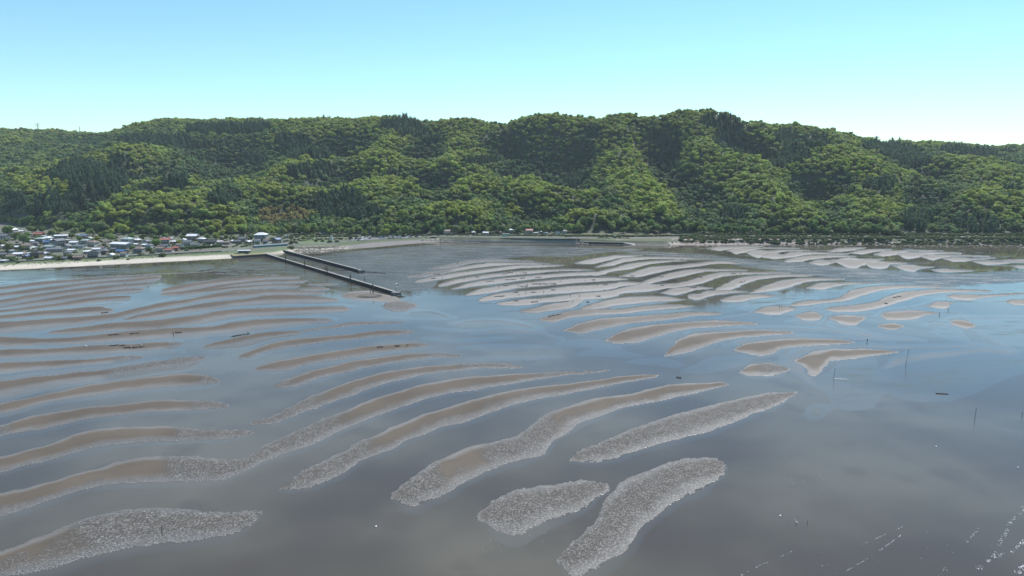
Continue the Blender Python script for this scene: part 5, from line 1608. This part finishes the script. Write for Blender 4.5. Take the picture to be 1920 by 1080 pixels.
hat = MB().bar((0, 0, .06), (0, 0, .075), .23, n=12).bar((0, 0, .075), (0, 0, .19), .14, .11, 10)
hat_me = raw_mesh('hat', hat, WHITE)
hair_me = raw_mesh('hair', MB().stone((0, .02, .06), (.125, .14, .11), R2), HAIR)
PEOPLE = [(1761.5, 591, 'standing', 'dark clothes', 0, 'at the tip of a long sandbar'), (1778, 582.5, 'bending down', 'dark clothes', 0, 'in shallow water beside a small sandbar'), (1626, 640.5, 'standing', 'dark clothes', 1, 'wading alone off the tip of a sandbar'),
          (1461.5, 578.5, 'standing', 'dark clothes', 0, 'on a small sandbar beside another person'), (1465.5, 578, 'standing', 'blue jacket', 0, 'on a small sandbar beside another person'),
          (163, 652.5, 'bending down', 'white shirt', 1, 'alone on a brown sandbar at the left'), (193, 587, 'standing', 'white shirt', 0, 'alone beside a strand of weed at the left'), (245.5, 652, 'bending down', 'white shirt', 1, 'among dark weed on a brown sandbar'),
          (267, 651, 'bending down', 'white shirt', 1, 'among dark weed on a brown sandbar'), (325.5, 630.5, 'walking', 'dark clothes', 0, 'at the channel edge below a weed clump'), (465, 627, 'standing', 'dark clothes', 0, 'at the far end of a weed strand'), (763, 650, 'bending down', 'dark clothes', 0, 'at the end of a sandbar with weed clumps'),
          (1396.5, 530, 'standing', 'dark clothes', 0, 'at the far side of the sandbars'), (1389, 515, 'standing', 'dark clothes', 0, 'among far sandbars'), (858, 494, 'standing', 'dark clothes', 0, 'on the top row of pale sandbars')]
dots = [(470, 165), (330, 302), (530, 303), (840, 242), (1000, 265), (1090, 255), (1060, 242), (1070, 290), (1145, 318), (1148, 319), (840, 384), (1015, 370), (1095, 368), (1100, 362), (1215, 352), (1275, 250), (1310, 247), (1395, 332), (1025, 448), (1245, 428), (1190, 486), (1215, 489), (1510, 513), (1485, 463), (1565, 464), (1730, 366), (1795, 413), (1620, 329), (1350, 350), (985, 428), (1700, 316), (1085, 440)]
for i, (X, Y) in enumerate(dots):
    PEOPLE.append((760 + X / 4.8, 460 + Y / 4.8 + .8, ('standing', 'bending down', 'bending down', 'walking')[i % 4], ('dark clothes', 'dark clothes', 'dark clothes', 'blue jacket', 'red jacket')[i % 5], i % 3 == 0, 'on the %s pale sandbar row' % next(n for l, n in ((255, 'topmost'), (288, 'second'), (330, 'third'), (385, 'fourth'), (480, 'fifth'), (999, 'lowest')) if Y < l)))
Rp = random.Random(17)
for px, py, ps, cl, ht, where in PEOPLE:
    x, y = P(px, py, 0)
    r = empty('person', (x, y, flat_z(px, py) - .04), Rp.random() * 6.28, None, 'person', 'people gathering shellfish on the flats')
    body, hd, h_ = POSE[ps]
    o = link(bpy.data.objects.new('body', body), r)
    o.material_slots[0].link = 'OBJECT'; o.material_slots[0].material = CLOTH[cl]
    link(bpy.data.objects.new('head', hd), r)
    t = link(bpy.data.objects.new('hat' if ht else 'hair', hat_me if ht else hair_me), r); t.location = h_
    describe(r, 'person in %s%s, %s' % (cl, (', hat' if ht else ''), ps.split()[0]), px, py, where)
settle_labels()

def weed(px, py, wpx, rel, tilt=0.0):
    x, y = P(px, py, 0); w = wpx / ppm(y)
    mb = MB()
    for i in range(int(10 + wpx * .9)):
        t = Rp.uniform(-.5, .5)
        c = (t * w, Rp.gauss(0, .5) + t * w * tilt, .08 + Rp.random() * .12)
        mb.stone(c, (Rp.uniform(.25, .8), Rp.uniform(.15, .5), Rp.uniform(.08, .30)), Rp)
    o = mb.build('weed_clump', WEED)
    o.location = (x, y, flat_z(px, py) + .03)
    tag(o, None, 'seaweed', 'clumps of dark seaweed on the sandbars')
    describe(o, 'long strand of seaweed' if wpx > 12 else 'dark clump of seaweed', px, py, rel)
for q in ((215, 628.5, 18), (252, 626.5, 16), (332, 624.5, 14), (213, 648.5, 12), (229, 649, 6), (238, 652.5, 10), (251, 652.5, 12), (262, 651.5, 10), (196, 586.5, 9)): weed(*q, 'on the brown left hand sandbars', .3)
weed(450, 628.5, 26, 'on the far edge of a middle sandbar', .9)
weed(1041, 592, 26, 'on the rounded tip of a middle sandbar', .9)
for q in ((713, 651.5, 12), (745, 649.8, 8), (1273, 708.5, 7)): weed(*q, 'on the middle sandbars')
for q in ((385, 507.5, 14), (376, 509, 8), (402, 511, 20), (440, 508.5, 14), (470, 507, 12), (420, 511, 10), (395, 506, 8)): weed(*q, 'in the strand line left of the jetty')
for X, Y, w in ((285, 262, 10), (255, 302, 9), (650, 289, 6), (760, 328, 14), (895, 262, 8), (940, 252, 12), (1058, 252, 14), (920, 314, 9), (965, 313, 15), (1050, 300, 8), (1195, 292, 10), (1262, 252, 12), (905, 368, 8), (1060, 372, 14), (1158, 354, 8), (1190, 352, 8), (1230, 352, 12), (1322, 349, 9), (850, 463, 18), (990, 430, 9), (1155, 427, 11), (1330, 407, 8), (1000, 505, 9), (1160, 513, 14), (1430, 511, 16), (1735, 462, 8), (1800, 360, 10), (1690, 316, 7), (700, 165, 6), (1340, 350, 6), (1270, 352, 6), (1640, 510, 5)):
    weed(760 + X / 4.8, 460 + Y / 4.8, w, 'on the %s pale sandbar row' % next(n for l, n in ((255, 'topmost'), (288, 'second'), (330, 'third'), (385, 'fourth'), (480, 'fifth'), (999, 'lowest')) if Y < l), .3)
for q in ((1678, 558.5, 5), (1685, 557, 6), (1662, 570, 5), (1240, 520, 8), (1185, 518, 9), (1375, 514, 10), (1300, 540, 10), (1390, 530, 6), (1315, 521, 4), (1242, 536, 6)): weed(*q, 'on the bars at the right')
settle_labels()

def stake(px, yt, yb, label, lean=0.0, th=.06):
    x, y = P(px, yb, 0); h = (yb - yt) / ppm(y)
    r = empty('wooden_stake', (x, y, flat_z(px, yb) - .4), 0, label, 'stake')
    MB().bar((0, 0, 0), (lean * h, 0, h + .4), th * 1.3, th, 7).build('shaft', TIMBER, r)
    MB().bar((lean * h * .9 - .18, 0, h * .92 + .4), (lean * h * .9 + .18, 0, h * .9 + .4), th * .8, n=5).build('peg', TIMBER, r)
    return r, x, y
stake(304.5, 987, 1006, 'dark stake standing in the speckled bar nearest the camera at left')
st_, x, y = stake(1563, 689, 711.5, 'leaning dark stake beside a white board in shallow water', .06)
wb = MB().box((1.4, 0, .12), (5.0, .30, .16), -.12)
tag(wb.build('floating_board', WHITE), 'long thin white board lying in shallow water by a stake', 'board'); bpy.context.scene.objects['floating_board'].location = (x + 1.6, y, 0.0)
stake(1698, 655, 685, 'tall thin stake standing in the bluish channel at right', .10)
stake(1827, 764, 790, 'thin stake standing in open water near the right edge', .03)
stake(1916, 772, 782, 'short stake in the water at the extreme right edge', .0)
x, y = P(1765, 738, 0)
o = MB().bar((-2.2, 0, .12), (2.2, -.9, .14), .22, .15, 7).bar((.6, -.2, .15), (1.2, .5, .3), .09, .05, 5).build('driftwood', TIMBER); o.location = (x, y, flat_z(1765, 738))
tag(o, 'dark driftwood log lying in the shallows at right', 'driftwood')
for px, py, lb in ((1755, 838, 'small white float drifting in open water below the right stakes'), (1908, 877, 'small white float near the right edge of the open water'), (705, 988, 'small white float in dark water left of the shell bars'), (1463, 968, 'pale stick-like float in open water near the bird')):
    x, y = P(px, py, 0)
    o = empty('net_float', (x, y, .0), Rp.random() * 3, lb, 'float')
    MB().bar((-.25, 0, .1), (.25, 0, .1), .2, .2, 10).build('float_body', WHITE, o); MB().bar((.25, 0, .1), (.5, .1, .06), .04, .03, 5).build('rope_end', TIMBER, o)
def bird(px, py, s, mat, lb):
    x, y = P(px, py, 0)
    r = empty('wading_bird', (x, y, 0), Rp.uniform(-1, 1), lb, 'bird')
    J = [(0, 0, .52, .10), (.16, 0, .50, .07), (.34, 0, .46, .025), (-.14, 0, .60, .075), (-.20, 0, .74, .032), (-.15, 0, .86, .028), (-.22, 0, .93, .045), (-.36, 0, .91, .012)]
    me = skin_mesh([tuple(v * s for v in j) for j in J], [(0, 1), (1, 2), (0, 3), (3, 4), (4, 5), (5, 6), (6, 7)], 0, 'body', mat)
    link(bpy.data.objects.new('body', me), r)
    for k in (-1, 1): MB().bar((0, k * .04 * s, .45 * s), (.02 * s, k * .05 * s, -.05), .015 * s, n=5).build('leg', TIMBER, r)
bird(1493, 983, 1.3, CLOTH['white shirt'], 'white egret standing in shallow water near the lower right')
bird(1514, 982, 1.0, CLOTH['dark clothes'], 'dark heron standing right of the white egret')

# lines of foam where small waves break
FOAM = plain('foam', (.78, .79, .80), .7, .05, 2)
mb = MB(); Rf = random.Random(31)
def foam(pts_, n, spread, size):
    p = np.array([P(*q, 0) for q in pts_]); s = np.concatenate([[0], np.cumsum(np.hypot(*np.diff(p, axis=0).T))])
    for i in range(n):
        t = Rf.random() ** 1.0 * s[-1]
        if vnoise(np.array([t]), np.array([len(pts_) * 3.0]), 2.2, 55)[0] < -.15: continue
        x, y = np.interp(t, s, p[:, 0]) + Rf.gauss(0, spread), np.interp(t, s, p[:, 1]) + Rf.gauss(0, spread)
        k = size * Rf.uniform(.25, .95)
        mb.stone((float(x), float(y), .02), (k, k * .6, .05), Rf)
foam([(1388, 1080), (1430, 1058), (1485, 1034)], 70, .10, .11)
foam([(1585, 1072), (1640, 1040), (1690, 1003)], 110, .10, .13)
foam([(1615, 1022), (1655, 1004), (1694, 987)], 90, .10, .11)
foam([(1812, 1018), (1836, 990)], 40, .15, .14)
foam([(1828, 1070), (1858, 1050), (1875, 1020), (1900, 968)], 150, .25, .18)
foam([(1850, 1052), (1885, 1038)], 50, .2, .16)
foam([(1895, 1035), (1925, 1012)], 60, .25, .2)
foam([(1905, 1075), (1925, 1058)], 60, .3, .2)
foam([(1915, 965), (1922, 950)], 30, .3, .18)
foam([(1760, 1080), (1775, 1060)], 14, .3, .14)
foam([(1450, 900), (1500, 905), (1550, 890)], 26, 1.2, .12)
foam([(1500, 1070), (1800, 1000)], 40, 4, .12)
foam([(900, 1030), (1000, 1000)], 14, 2, .12)
tag(mb.build('sea_foam', FOAM), 'broken lines of white foam on the open water', 'foam', kind='stuff')

# ------------------------------------------------------------------ the air over the bay
AIR = bpy.data.materials.new('sea_haze'); AIR.use_nodes = True
nt = AIR.node_tree; nt.nodes.remove(nt.nodes['Principled BSDF'])
pv = nt.nodes.new('ShaderNodeVolumePrincipled')
pv.inputs['Color'].default_value = (.80, .90, 1.0, 1)
pv.inputs['Density'].default_value = 0.00006
nt.links.new(pv.outputs[0], nt.nodes['Material Output'].inputs['Volume'])
tag(MB().box((0, 1100, 128), (7600, 4400, 264)).build('haze', AIR), kind='stuff')
